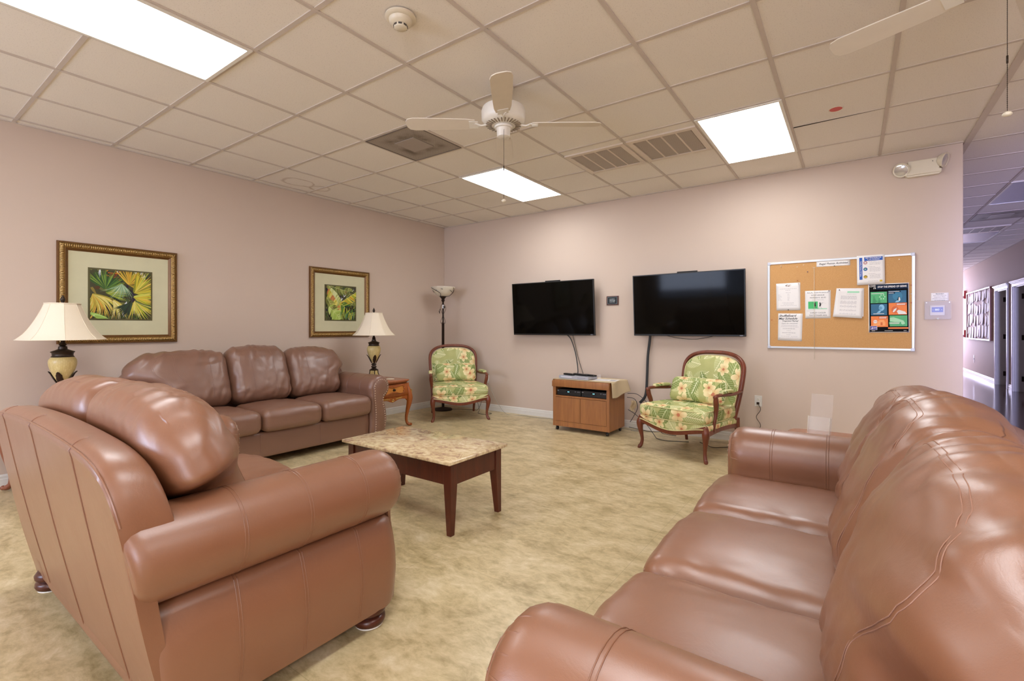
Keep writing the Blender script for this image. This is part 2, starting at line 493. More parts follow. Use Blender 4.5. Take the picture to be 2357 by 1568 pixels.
def tag(o, label=None, cat=None, group=None, kind=None):
    if label: o['label'] = label
    if cat: o['category'] = cat
    if group: o['group'] = group
    if kind: o['kind'] = kind
    return o
def thing(name, label, cat, loc=(0, 0, 0), rz=0.0, group=None, rot=None):
    o = bpy.data.objects.new(name, None); C.objects.link(o)
    o.empty_display_size = 0.1
    o.location = loc; o.rotation_euler = rot if rot else (0, 0, rz)
    return tag(o, label, cat, group)
def struct(name, mb, mat, **kw):
    return tag(mb.build(name, mat, **kw), kind='structure')
def copy_tree(o, parent=None):
    c = o.copy(); C.objects.link(c)
    if parent is not None: c.parent = parent
    for ch in list(o.children): copy_tree(ch, c)
    return c
def T(x, y, z): return Matrix.Translation((x, y, z))
def RX(a): return Matrix.Rotation(a, 4, 'X')
def RY(a): return Matrix.Rotation(a, 4, 'Y')
def RZ(a): return Matrix.Rotation(a, 4, 'Z')

def text_mesh(name, body, size, mat, parent, M, shear=0.0, align='CENTER', spacing=1.0, xscale=1.0, depth=0.0004, bold=0.0):
    cu = bpy.data.curves.new(name, 'FONT'); cu.body = body; cu.size = size
    cu.align_x = align; cu.align_y = 'CENTER'; cu.shear = shear; cu.space_character = spacing
    cu.extrude = depth; cu.resolution_u = 3; cu.offset = bold
    tmp = bpy.data.objects.new(name, cu); C.objects.link(tmp)
    dg = bpy.context.evaluated_depsgraph_get(); dg.update()
    me = bpy.data.meshes.new_from_object(tmp.evaluated_get(dg))
    bpy.data.objects.remove(tmp); bpy.data.curves.remove(cu)
    me.transform(M @ Matrix.Diagonal((xscale, 1, 1, 1)))
    me.name = name
    me.materials.clear(); me.materials.append(mat)
    o = bpy.data.objects.new(name, me); C.objects.link(o); o.parent = parent
    return o

# rounded box sampled from a subdivided cube, with a free deformation
def rbox_pts(n, sx, sy, sz, r):
    V = {}; verts = []; faces = []
    def get(i, j, k):
        key = (i, j, k)
        if key not in V:
            # denser sampling near the edges
            def w(t): t = 2*t/n-1; return math.copysign(1-(1-abs(t))**1.25, t)
            q = Vector((w(i)*sx/2, w(j)*sy/2, w(k)*sz/2))
            c = Vector((max(-sx/2+r, min(sx/2-r, q.x)), max(-sy/2+r, min(sy/2-r, q.y)), max(-sz/2+r, min(sz/2-r, q.z))))
            d = q-c
            if d.length > 1e-9: q = c+d.normalized()*r
            V[key] = len(verts); verts.append(q)
        return V[key]
    for a in range(3):
        for side in (0, n):
            for i in range(n):
                for j in range(n):
                    def mk(ii, jj):
                        c = [0, 0, 0]; c[a] = side; c[(a+1) % 3] = ii; c[(a+2) % 3] = jj; return get(*c)
                    q = (mk(i, j), mk(i+1, j), mk(i+1, j+1), mk(i, j+1))
                    faces.append(q if side == n else tuple(reversed(q)))
    return verts, faces
def rbox(sx, sy, sz, r, n=20, fn=None, M=None, mb=None):
    v, f = rbox_pts(n, sx, sy, sz, r)
    if fn: v = [fn(p) for p in v]
    mb = mb or MB(); mb.add(v, f, M); return mb

# ------------------------------------------------------------------ room shell
H = 2.848; TS = 0.6096; GX = 0.1101; GY = 0.0165
XW = 6.174; XR = 7.95; YR = -9.2; YF = 16.0
def gx(i): return GX+TS*i
def gy(j): return GY-TS*j

fl = MB(); fl.box(-0.15, XR+0.15, YR-0.15, 0.06, -0.1, 0.0); struct('floor', fl, MAT['floor'], smooth=0)
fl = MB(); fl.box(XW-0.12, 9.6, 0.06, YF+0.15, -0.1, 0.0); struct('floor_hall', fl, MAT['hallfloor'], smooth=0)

w = MB(); w.box(-0.15, 0, YR-0.15, 0.12, -0.1, H+0.25); struct('wall_left', w, MAT['wall'], smooth=0)
w = MB(); w.box(0, XW, 0, 0.12, -0.1, H+0.25); w.box(XW-0.12, XW, 0.12, YF, -0.1, H+0.25)
struct('wall_back', w, MAT['wall'], smooth=0, bevel=0.004)
# right wall with two doorways into dark side rooms
w = MB(); X0, X1 = XR, XR+0.15
dz = 2.04
d1 = (8.02, 8.95); d2 = (6.62, 7.56)
w.box(X0, X1, YR, d2[0], -0.1, H+0.25); w.box(X0, X1, d2[1], d1[0], -0.1, H+0.25); w.box(X0, X1, d1[1], YF, -0.1, H+0.25)
w.box(X0, X1, d2[0], d2[1], dz, H+0.25); w.box(X0, X1, d1[0], d1[1], dz, H+0.25)
struct('wall_right', w, MAT['wall'], smooth=0)
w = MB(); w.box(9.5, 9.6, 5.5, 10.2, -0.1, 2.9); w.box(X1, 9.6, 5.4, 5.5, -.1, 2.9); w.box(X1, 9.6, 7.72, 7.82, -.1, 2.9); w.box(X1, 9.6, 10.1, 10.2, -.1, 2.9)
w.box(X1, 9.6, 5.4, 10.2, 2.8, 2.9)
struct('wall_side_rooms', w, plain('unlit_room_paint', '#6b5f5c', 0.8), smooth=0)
w = MB(); w.box(XW, XR, YF, YF+0.15, -0.1, H+0.25); struct('wall_far', w, MAT['wall'], smooth=0)
# rear wall with two windows
w = MB(); wins = [(0.5, 3.5, 0.85, 2.35), (5.0, 7.4, 0.6, 2.4)]
xs = [-0.0, 0.5, 3.5, 5.0, 7.4, XR]
w.box(0, 0.5, YR-.15, YR, -.1, H+.25); w.box(3.5, 5.0, YR-.15, YR, -.1, H+.25); w.box(7.4, XR, YR-.15, YR, -.1, H+.25)
for a, b, z0, z1 in wins: w.box(a, b, YR-.15, YR, -.1, z0); w.box(a, b, YR-.15, YR, z1, H+.25)
struct('wall_rear', w, MAT['wall'], smooth=0)
MAT['pane'] = glass_mat('window_glass')
for n, (a, b, z0, z1) in enumerate(wins):
    f = MB(); t = 0.05
    f.box(a, b, YR-.1, YR+.02, z0, z0+t); f.box(a, b, YR-.1, YR+.02, z1-t, z1)
    for x in (a, (a+b)/2-t/2, b-t): f.box(x, x+t, YR-.1, YR+.02, z0+t, z1-t)
    o = struct('window_%d' % (n+1), f, MAT['paint_white'], smooth=0)
    g = MB(); g.box(a+t, b-t, YR-.06, YR-.05, z0+t, z1-t); g.build('window_pane', MAT['pane'], o, smooth=0)

# baseboards with a stepped profile
def baseboard(name, p0, p1, nrm, hh=0.095):
    prof = [(0, 0), (0.015, 0), (0.015, hh*0.62), (0.011, hh*0.68), (0.011, hh*0.86), (0.005, hh), (0, hh)]
    rings = []
    for p in (p0, p1): rings.append([(p[0]+nrm[0]*d, p[1]+nrm[1]*d, z) for d, z in prof])
    m = MB(); m.loft(rings); return struct(name, m, MAT['paint_white'], smooth=0)
baseboard('baseboard_left', (0, YR), (0, 0), (1, 0))
baseboard('baseboard_back', (0, 0), (XW, 0), (0, -1))
m = MB()
baseboard('baseboard_hall', (XR, d1[1]+.09), (XR, YF), (-1, 0), 0.11)
baseboard('baseboard_hall', (XR, d2[1]+.09), (XR, d1[0]-.09), (-1, 0), 0.11)
baseboard('baseboard_right', (XR, YR), (XR, d2[0]-.09), (-1, 0), 0.11)

# door casings, jambs and hinges
for n, (y0, y1) in enumerate((d1, d2)):
    c = MB()
    for ya, yb in ((y0-0.085, y0), (y1, y1+0.085)):
        c.box(XR-0.018, XR, ya, yb, 0, dz); c.box(XR-0.026, XR-0.018, ya+0.02, yb-0.02, 0, dz)
    c.box(XR-0.02, XR, y0-0.085, y1+0.085, dz, dz+0.06)
    c.box(XR-0.035, XR, y0-0.10, y1+0.10, dz+0.06, dz+0.08)
    c.box(XR-0.05, XR, y0-0.12, y1+0.12, dz+0.08, dz+0.105)
    c.box(XR, XR+0.15, y1-0.02, y1, 0, dz); c.box(XR, XR+0.15, y0, y0+0.02, 0, dz); c.box(XR, XR+0.15, y0, y1, dz-0.02, dz)
    o = struct('door_%d' % (n+1), c, MAT['paint_white'], smooth=0, bevel=0.003)
    for z in (0.25, 1.05, 1.85):
        hgs = MB(); hgs.box(XR+0.10, XR+0.135, y1-0.028, y1-0.02, z-0.05, z+0.05); hgs.lathe([(0.007, -0.05), (0.007, 0.05)], 8, T(XR+0.135, y1-0.03, z))
        hgs.build('hinge', MAT['bronze'], o, smooth=0)
    # open door leaf swung into the side room
    lf = MB(); lf.box(XR+0.16, XR+0.95, y1-0.07, y1-0.03, 0.01, dz-0.02); lf.build('door_leaf', MAT['paint_white'], o, smooth=0, bevel=0.003)

# ------------------------------------------------------------------ ceiling
tl = MB()
openings = {(3, 7), (3, 8), (3, 1), (3, 2), (7, 1), (7, 2), (7, 7), (7, 8), (3, 4), (3, 13), (3, 14), (7, 13), (7, 14),
            (11, 7), (11, 8), (11, 13), (11, 14), (11, -4), (11, -5), (11, -7), (11, -11), (11, -10)}
ZT = H+0.006
gaps = {(8, 1): (0.0, 0.012), (9, 0): (0.010, 0.002)}
for i in range(-1, 13):
    for j in range(-27, 16):
        if (i, j) in openings: continue
        x0, x1 = gx(i), gx(i+1); y1, y0 = gy(j), gy(j+1)
        x0 = max(x0, -0.02); x1 = min(x1, XR+0.02)
        if j < 0 and x1 < XW-0.1: continue
        za = zb = 0
        if (i, j) in ((8, 1), (9, 0)):
            # a tile that has slipped off its runner leaves a wedge open on the near edge
            ga, gb = ((0.030, 0.012) if (i, j) == (8, 1) else (0.012, 0.022))
            tl.add([(x0, y0+ga, ZT), (x1, y0+gb, ZT), (x1, y1, ZT), (x0, y1, ZT)], [(0, 1, 2, 3)])
        else:
            tl.add([(x0, y0, ZT), (x1, y0, ZT), (x1, y1, ZT), (x0, y1, ZT)], [(0, 1, 2, 3)])
struct('ceiling', tl, MAT['tile'], smooth=0)
pl = MB(); pl.box(-0.15, 9.6, YR-.15, YF+.15, H+0.24, H+0.34)
struct('ceiling_deck', pl, plain('dark_plenum', '#3a3530', 0.9), smooth=0)
def in_open(i, j): return (i, j) in openings
tb = MB(); bw = 0.012
pairs = set()
for (i, j) in openings:
    if (i, j+1) in openings: pairs.add((i, j+1))
for i in range(0, 13):
    ww = 0.022 if i == 10 else bw
    tb.box(gx(i)-ww, gx(i)+ww, YR if i < 10.5 else YR, 0.0 if i < 10 else YF, H-(0.004 if i == 10 else 0), H+0.02)
for j in range(-26, 16):
    y = gy(j)
    for i in range(-1, 13):
        if (i, j) in pairs or (j < 0 and i < 10): continue
        if (i, j) == (8, 2): tb.box(max(gx(i), 0)+bw, gx(i+1)-bw, y-bw, y-0.004, H+.0012, H+0.02); continue
        tb.box(max(gx(i), 0)+bw, min(gx(i+1), XR)-bw, y-bw, y+bw, H+.0012, H+0.02)
# wall angles
tb.box(0, 0.02, YR, 0, H-0.002, H+0.02); tb.box(0, XW, -0.02, 0, H-0.002, H+0.02)
tb.box(XR-0.02, XR, YR, YF, H-0.002, H+0.02)
struct('trim_1', tb, MAT['tbar'], smooth=0)

def troffer(i, j, label, lit=True, group='fluorescent ceiling panels'):
    x0, x1 = gx(i)+0.006, gx(i+1)-0.006; y0, y1 = gy(j+2)+0.006, gy(j)-0.006
    t = thing('ceiling_light', label, 'ceiling light', ((x0+x1)/2, (y0+y1)/2, H), group=group)
    hx, hy = (x1-x0)/2, (y1-y0)/2; e = 0.022
    m = MB()
    for a, b, c, d in ((-hx, hx, -hy, -hy+e), (-hx, hx, hy-e, hy), (-hx, -hx+e, -hy+e, hy-e), (hx-e, hx, -hy+e, hy-e)):
        m.box(a, b, c, d, -0.006, 0.03)
    m.box(-hx, hx, -hy, hy, 0.028, 0.10)
    m.build('frame', MAT['white'], t, smooth=0)
    m = MB(); m.box(-hx+e, hx-e, -hy+e, hy-e, 0.0, 0.006)
    m.build('diffuser', MAT['diffuser'] if lit else MAT['dead_diffuser'], t, smooth=0)
    return t
MAT['dead_diffuser'] = plain('unlit_diffuser', '#b9b6c4', 0.3)
troffer(3, 7, 'large lit fluorescent panel cut off by the top left edge of the photo')
troffer(3, 1, 'lit fluorescent panel behind the ceiling fan, nearest the room corner')
troffer(7, 1, 'lit fluorescent panel right of the return air vents, above the corkboard')
troffer(7, 7, 'lit fluorescent panel above the near sofa, outside the picture')
troffer(3, 13, 'lit fluorescent panel at the rear of the room on the left side')
troffer(7, 13, 'lit fluorescent panel at the rear of the room on the right side')
troffer(11, 7, 'lit fluorescent panel by the right wall outside the picture')
troffer(11, 13, 'lit fluorescent panel in the rear right corner of the room')
troffer(11, -5, 'unlit fluorescent panel in the corridor ceiling, nearest the room', lit=False)
troffer(11, -11, 'pale fluorescent panel deep in the corridor ceiling past the vent', lit=False)

# square perforated diffuser, dusty
def air_diffuser(i, j, label, mat, mat2):
    x0, x1 = gx(i)+0.012, gx(i+1)-0.012; y0, y1 = gy(j+1)+0.012, gy(j)-0.012
    t = thing('air_diffuser', label, 'air diffuser', ((x0+x1)/2, (y0+y1)/2, H), group='perforated ceiling air diffusers')
    m = MB(); h = (x1-x0)/2
    m.box(-h, h, -h, h, 0.0, 0.012); m.build('perforated_panel', mat, t, smooth=0)
    m = MB(); m.box(-0.12, 0.12, -0.12, 0.12, -0.006, -0.001); m.build('centre_plate', mat2, t, smooth=0, bevel=0.002)
    m = MB()
    for a, b, c, d in ((-h, h, -h, -h+.006), (-h, h, h-.006, h), (-h, -h+.006, -h, h), (h-.006, h, -h, h)): m.box(a, b, c, d, -0.004, 0.004)
    m.build('rim', plain('grey_rim', '#6c6058', 0.6), t, smooth=0)
    return t
def perf_mat():
    t = NT('dusty_perforated_metal'); co = t.coord()
    s = t.node('ShaderNodeSeparateXYZ'); t.l.new(co, s.inputs[0])
    hx = t.math('PINGPONG', t.math('MULTIPLY', s.outputs[0], 90), 0.5); hy = t.math('PINGPONG', t.math('MULTIPLY', s.outputs[1], 90), 0.5)
    d = t.math('ADD', t.math('MULTIPLY', hx, hx), t.math('MULTIPLY', hy, hy))
    hole = t.math('LESS_THAN', d, 0.055)
    # dust gathered in smudges around the centre plate
    ax = t.math('MAXIMUM', t.math('ABSOLUTE', s.outputs[0]), t.math('ABSOLUTE', s.outputs[1]))
    r = t.math('SUBTRACT', 1.0, t.math('DIVIDE', t.math('ABSOLUTE', t.math('SUBTRACT', ax, 0.16)), 0.07), clamp=True)
    sm = t.math('MULTIPLY', r, t.ramp(t.noise(co, 5, 3), [(0.40, (0, 0, 0, 1)), (0.62, (1, 1, 1, 1))]))
    c = t.mix(hole, lin('#a79c91'), lin('#6e655b'))
    c = t.mix(t.math('MULTIPLY', sm, 0.75), c, lin('#4c4030'))
    t.base(c, 0.6, 0, 0.2); return t.m
MAT['perf'] = perf_mat()
air_diffuser(3, 4, 'grey dusty perforated air diffuser in the ceiling left of the fan', MAT['perf'], plain('diffuser_centre', '#a2968c', 0.5))
air_diffuser(11, -7, 'square air diffuser in the corridor ceiling between two light panels', MAT['perf'], plain('diffuser_centre_hall', '#a2968c', 0.5))

# return air vents: frame with four louvred sections
def louvre_mat():
    t = NT('fine_louvres'); co = t.coord()
    s = t.node('ShaderNodeSeparateXYZ'); t.l.new(co, s.inputs[0])
    a = t.math('PINGPONG', t.math('MULTIPLY', s.outputs[1], 95), 0.5)
    t.base(t.mix(t.math('MULTIPLY', a, 2.0), lin('#8a7e72'), lin('#c6baad')), 0.6, 0, 0.2); return t.m
MAT['louvre'] = louvre_mat()
def return_vent(x0, x1, y0, y1, label):
    t = thing('return_air_vent', label, 'air vent', ((x0+x1)/2, (y0+y1)/2, H), group='return air vents')
    hx, hy = (x1-x0)/2, (y1-y0)/2; e = 0.045; wbar = 0.014
    m = MB()
    m.box(-hx, hx, -hy, -hy+e, -0.008, 0.006); m.box(-hx, hx, hy-e, hy, -0.008, 0.006)
    m.box(-hx, -hx+e, -hy+e, hy-e, -0.008, 0.006); m.box(hx-e, hx, -hy+e, hy-e, -0.008, 0.006)
    n = 4; wd = (2*hx-2*e)/n
    for k in range(1, n): xx = -hx+e+k*wd; m.box(xx-wbar/2, xx+wbar/2, -hy+e, hy-e, -0.007, 0.006)
    m.build('frame', MAT['tbar_light'], t, smooth=0, bevel=0.002)
    for k in range(n):
        xx = -hx+e+k*wd
        g = MB(); g.box(xx+wbar/2, xx+wd-wbar/2, -hy+e, hy-e, -0.0015, 0.004); g.build('louvre_section', MAT['louvre'], t, smooth=0)
MAT['tbar_light'] = plain('vent_frame_paint', '#d8cab9', 0.5)
return_vent(gx(5)+.012, gx(6)-.012, -1.70, -1.105, 'square return air vent with four louvred sections, next to the fan')
return_vent(gx(6)+.012, gx(7)-.012, -1.70, -1.105, 'square return air vent with four louvred sections, beside the right light panel')
return_vent(gx(11)+.012, gx(12)-.012, 4.92, 5.50, 'louvred vent in the corridor ceiling')

# ------------------------------------------------------------------ leather sofas
SW = 0.585            # seat width
ARMW = 0.215
ARM = [(0.0, 0.075), (0.10, 0.075), (0.205, 0.075), (0.212, 0.10), (0.222, 0.16), (0.230, 0.23), (0.224, 0.31), (0.212, 0.36), (0.196, 0.41), (0.184, 0.434), (0.160, 0.444)]
rc = (0.126, 0.578); rr = 0.137
for k in range(25):
    a = math.radians(-78+k*(280/24)); ARM.append((rc[0]+rr*math.cos(a), rc[1]+rr*math.sin(a)))
ARM += [(0.0, 0.50), (0.0, 0.40), (0.0, 0.28), (0.0, 0.16)]
def offset_poly(P, d):
    n = len(P); out = []
    for i in range(n):
        p0 = Vector(P[i-1]); p1 = Vector(P[i]); p2 = Vector(P[(i+1) % n])
        e1 = (p1-p0).normalized(); e2 = (p2-p1).normalized()
        nn = Vector((-e1.y-e2.y, e1.x+e2.x))
        if nn.length < 1e-6: nn = Vector((-e1.y, e1.x))
        nn.normalize(); k = 1/max(0.6, math.sqrt(max(0.0, (1+e1.dot(e2))/2)))
        out.append((p1.x+nn.x*d*k, p1.y+nn.y*d*k))
    return out

def fold(p, sx, sz, seed, amp):
    """soft creases: ridged noise"""
    q = Vector((p.x*sx, p.y*6, p.z*sz))+Vector((seed, seed*1.7, -seed))
    v = noise.noise(q)+0.5*noise.noise(q*2.1)
    return amp*(abs(v)*2-0.5)

def make_sofa(n, label, loc, rz, group, far=False, seed=1.0, heights=None):
    L = MAT['leather_far' if far else 'leather']; ST = MAT['stitch_far' if far else 'stitch']
    t = thing('leather_sofa' if n == 3 else 'leather_loveseat', label, 'sofa', loc, rz, group)
    hw = n*SW/2; W = hw+ARMW
    # --- front rail and platform
    m = rbox(2*hw-0.002, 0.80, 0.235, 0.022, 14, lambda p: Vector((p.x, p.y-0.415+(0.006*math.sin((p.z+.12)*PI/.235) if p.y > .38 else 0), p.z+0.19)))
    base = m.build('base_rail', L, t, smooth=180)
    sm = MB()
    for x in ([-hw/3, hw/3] if n == 3 else [0]):
        sm.tube([(x, -0.010, 0.085), (x, -0.006, 0.19), (x, -0.011, 0.29)], 0.0022, 6)
    sm.build('seam', ST, base)
    # --- seat cushions
    for k in range(n):
        cx = -hw+SW*(k+0.5)
        sd = seed*3.1+k*1.37
        def fn(p, cx=cx, sd=sd):
            u = p.x/(SW/2); v = p.y/0.31
            q = Vector(p)
            cr = (1-min(1, u*u))*(1-min(1, v*v)**2)
            if p.z > 0: q.z += 0.028*cr+0.010
            q.y += 0.018*(1-u*u) if p.y > 0.1 else 0
            q.x *= 1-0.012*abs(p.z/0.09)
            edge = max(abs(u), abs(v))
            if p.z > 0.03: q.z += fold(p, 9, 3, sd, 0.0032)*(0.35+edge**3*1.6)
            if p.y > 0.28: q.y += fold(p, 5, 12, sd, 0.002)
            return Vector((q.x+cx, q.y-0.255, q.z+0.395))
        m = rbox(SW-0.004, 0.62, 0.185, 0.062, 30, fn)
        cu = m.build('seat_cushion', L, t, smooth=180)
        s = MB()
        for zz in (0.052, -0.052):
            pts = []
            for x in np.linspace(-SW/2+.03, SW/2-.03, 26):
                q = fn(Vector((x, 0.31-.016, zz+0.0))); pts.append((q.x, q.y+0.006, q.z))
            s.tube(pts, 0.0018, 6)
        s.build('seam', ST, cu)
    # --- back cushions
    for k in range(n):
        cx = -hw+SW*(k+0.5)
        left = 1 if k == 0 else 0; right = 1 if k == n-1 else 0
        hh = heights[k] if heights else (0.565 if (n == 3 and k == 1) else 0.535)
        sd = seed*5.3+k*2.9+0.7
        def fn(p, cx=cx, left=left, right=right, hh=hh, sd=sd):
            u = p.x/(SW/2); v = p.z/(hh/2)            # u across, v up
            q = Vector(p)
            # belly at the front, thin towards the top edge
            belly = max(0, 1-u*u)**0.55*max(0, 1-(v+0.15)**2*0.85)**0.6
            if p.y > 0: q.y += 0.055*belly
            q.y *= (1.0-0.16*max(0, v)**2)
            q.z += 0.030*(1-u*u) if v > 0.2 else 0
            # outer cushions spread over the arm
            sgn = (1 if right else 0) if p.x > 0 else (-1 if left else 0)
            if sgn:
                au = abs(u); w = max(0, min(1, (v+0.30)/0.62)); w = w*w*(3-2*w)
                w *= 1-((0.10 if sgn > 0 else 0.60) if far else 0.30)*max(0, min(1, (v-0.15)/0.8))
                q.x += sgn*(0.12 if far and sgn < 0 else 0.20)*w*au**1.3
                q.z -= (0.020 if far and sgn > 0 else 0.050)*au**3*max(0, v)
                q.y -= 0.03*w*au**2
            # creases: strong pleats near the top and lower edges, diagonals on the face
            e = max(0, abs(v)-0.35)**1.2+0.25*max(0, abs(u)-0.4)
            a = fold(Vector((p.x+p.z*0.35, 0, p.z)), 12, 2.4, sd, 0.021)*(0.12+1.1*e)
            a += fold(Vector((p.x*0.7-p.z*0.6, 0, p.z+p.x*.5)), 5, 7, sd+3, 0.007)
            if p.y > -0.02: q.y += a
            if v > 0.6: q.z += a*0.4
            # top seam groove
            g = math.exp(-((v-0.93)/0.022)**2) if p.y > 0 else 0
            # lean backwards
            z = q.z+0.0; y = q.y
            th = math.radians(20)
            y2 = y*math.cos(th)-z*math.sin(th); z2 = y*math.sin(th)+z*math.cos(th)
            return Vector((q.x+cx, y2-0.658, z2+0.475+hh/2))
        m = rbox(SW+0.012, 0.235, hh, 0.106, 44, fn)
        cu = m.build('back_cushion', L, t, smooth=180)
        s = MB()
        def surf(x, z, off=0.0):
            """point on the front face of the cushion"""
            r = 0.106; sx, sy, sz = SW+.012, .235, hh
            cxx = max(-sx/2+r, min(sx/2-r, x)); czz = max(-sz/2+r, min(sz/2-r, z))
            d = math.hypot(x-cxx, z-czz); yy = sy/2-r+math.sqrt(max(0, r*r-d*d))
            q = fn(Vector((x, yy, z))); return (q.x, q.y+off, q.z)
        def line(pts, rad=0.0018):
            s.tube(pts, rad, 6)
        ix, iz, ir = SW/2-0.080, hh/2-0.050, 0.10
        path = [(-ix, z) for z in np.linspace(-hh/2+.05, iz-ir, 50)]
        path += [(-ix+ir-ir*math.cos(a_), iz-ir+ir*math.sin(a_)) for a_ in np.linspace(0.05, PI/2, 24)]
        path += [(x, iz) for x in np.linspace(-ix+ir+.004, ix-ir-.004, 60)]
        path += [(ix-ir+ir*math.sin(a_), iz-ir+ir*math.cos(a_)) for a_ in np.linspace(0, PI/2-.05, 24)]
        path += [(ix, z) for z in np.linspace(iz-ir, -hh/2+.05, 50)]
        for kk in (0.0, 0.009):
            line([surf(x*(1-kk*3), z-kk, -0.0001) for x, z in path], 0.0010)
        if far:
            for xs in (-SW*0.17, SW*0.2):
                for dx in (-0.004, 0.004):
                    line([surf(xs+dx, z, 0.0006) for z in np.linspace(-hh/2+.07, hh/2-.06, 34)], 0.0011)
        s.build('seam', ST, cu)
    # --- back frame with an arched top
    def ztop(u):
        return 0.650+0.230*max(0, 1-abs(u)**11)**0.34+0.040*(1-u*u)
    def sect(u):
        x = u*W; zt = ztop(u)
        out = []
        yb = lambda z: -0.81-0.19*(z-0.1)
        out.append((x, yb(0.075), 0.075))
        for z in np.linspace(0.1, zt-0.05, 12): out.append((x, yb(z)-0.006*math.sin(PI*(z-.1)/(zt-.15)), z))
        yt = yb(zt)
        for a in np.linspace(0.25, 1.0, 6):
            ang = a*PI/2; out.append((x, yt+0.05-0.05*math.cos(ang), zt-0.05+0.05*math.sin(ang)))
        for a in np.linspace(0.2, 1.0, 6):
            ang = a*PI/2; out.append((x, yt+0.075+0.06*math.sin(ang), zt-0.06+0.06*math.cos(ang)-0.0))
        zi = min(zt-0.10, 0.80)
        kk = 1.0 if abs(u)*W < hw+0.01 else 0.0
        out.append((x, yt+0.15, zi)); out.append((x, -0.745-0.11*(1-kk), 0.60)); out.append((x, -0.70-0.13*(1-kk), 0.42)); out.append((x, -0.70-0.085*(1-kk), 0.10))
        return out
    us = [math.copysign(1-(1-abs(s_))**1.7, s_) for s_ in np.linspace(-1, 1, 61)]
    m = MB(); m.loft([sect(u) for u in us])
    bf = m.build('back_frame', L, t, smooth=50)
    s = MB()
    for x in np.linspace(-W*0.62, W*0.62, 3 if n == 2 else 4):
        for dx in (0, ):
            sc = sect(x/W)
            s.tube([(p[0]+dx, p[1]-0.0006, p[2]) for p in sc[0:19]], 0.0022, 6)
    ed = []
    for u in us[1:-1]:
        sc = sect(u); ed.append(sc[14])
    s.tube([(p[0], p[1]-.001, p[2]+.001) for p in ed], 0.0032, 6)
    s.build('welt', L, bf)
    # --- arms
    for sg in (1, -1):
        prof = [(a, z) for a, z in ARM]
        def ring(y, off, rear=0):
            P = offset_poly(prof, off)
            return [(sg*(hw+a), (y-0.80-0.19*(z-0.1)) if rear else y, max(0.075, z)) for a, z in P]
        rings = [ring(-0.012, 0.030, 1), ring(-0.006, 0.016, 1), ring(0.012, 0.005, 1), ring(0.035, 0.0, 1)]
        rings += [ring(y, 0.0) for y in (-0.6, -0.4, -0.2, -0.05)]
        rings += [ring(-0.030, 0.001), ring(-0.010, 0.006), ring(0.008, 0.015), ring(0.018, 0.027), ring(0.022, 0.040)]
        # the lower body behind the back is hidden by the back frame: keep the roll only slightly longer
        m = MB(); m.loft(rings)
        arm = m.build('arm', L, t, smooth=60)
        s = MB()
        nc = len(prof)
        for y in (-0.62, -0.40, -0.17):
            for dy in (-0.005, 0.005):
                pts = [(sg*(hw+a+ (0.0006 if a > .1 else -.0006)), y+dy, z+(0.0006 if z > .6 else 0)) for a, z in prof[3:-2]]
                s.tube(pts, 0.0012, 6)
        # gathers at the front end of the roll
        for q in range(13):
            a = math.radians(-20+q*17)
            p = []
            for y, off in ((-0.030, 0.001), (-0.010, .006), (0.008, .015), (0.018, .027)):
                p.append((sg*(hw+rc[0]+(rr-off-.0022)*math.cos(a)), y-0.0012, rc[1]+(rr-off-.0022)*math.sin(a)))
            s.tube(p, [0.0012, .0032, .0034, .0028], 6)
        s.build('seam', L, arm)
        # front panel: keyhole shape with nailheads
        pl = [(0.040, 0.080), (0.044, 0.18), (0.046, 0.28), (0.040, 0.38), (0.030, 0.46), (0.030, 0.55)]
        for k in range(15):
            a = math.radians(190-k*(225/14)); pl.append((rc[0]+0.100*math.cos(a), rc[1]+0.100*math.sin(a)))
        pl += [(0.172, 0.485), (0.158, 0.445), (0.160, 0.40), (0.178, 0.34), (0.190, 0.27), (0.190, 0.19), (0.178, 0.080)]
        pts3 = [Vector((a, z, 0)) for a, z in pl]
        m = MB()
        front = [(sg*(hw+a), 0.014, z) for a, z in pl]; mid = [(sg*(hw+a), 0.026, z) for a, z in pl]
        ins = offset_poly([(a, z) for a, z in pl], -0.006) 
        top = [(sg*(hw+a), 0.032, max(.08, z)) for a, z in ins]
        m.loft([front, mid, top])
        fp = m.build('front_panel', L, arm, smooth=60)
        # nails along both sides of the panel
        path = [Vector((a, z)) for a, z in offset_poly(pl, -0.011)]
        d = [0.0]
        for i in range(1, len(path)): d.append(d[-1]+(path[i]-path[i-1]).length)
        N = 49; first = None
        for k in range(N):
            dist = d[-1]*(k+0.5)/N
            i = max(1, next((ii for ii in range(len(d)) if d[ii] >= dist), len(d)-1))
            f = (dist-d[i-1])/max(1e-6, d[i]-d[i-1]); p = path[i-1].lerp(path[i], f)
            pos = (sg*(hw+p.x), 0.031, p.y)
            if SHARE.get('nail') is None:
                nm = MB(); nm.lathe([(0.0064, -0.002), (0.0064, 0.0), (0.0055, 0.0022), (0.0033, 0.004), (0.0, 0.0045)], 10, RX(-PI/2))
                o = nm.build('nail_head', MAT['nail'], fp, smooth=180); SHARE['nail'] = o.data
            else:
                o = bpy.data.objects.new('nail_head', SHARE['nail']); C.objects.link(o); o.parent = fp
            o.location = pos
    # --- bun feet
    for x in (-W+0.075, W-0.075):
        for y in (-0.07, -0.76):
            m = MB()
            m.lathe([(0.045, 0.008), (0.060, 0.012), (0.066, 0.026), (0.064, 0.040), (0.052, 0.046), (0.056, 0.052), (0.066, 0.060), (0.068, 0.075), (0.055, 0.095)], 28)
            ft = m.build('foot', MAT['foot_wood'], t, smooth=60, loc=(x, y, 0))
            g = MB(); g.lathe([(0.052, 0.0), (0.056, 0.004), (0.054, 0.008)], 24); g.build('glide', MAT['white'], ft, smooth=60)
    return t
SHARE = {}
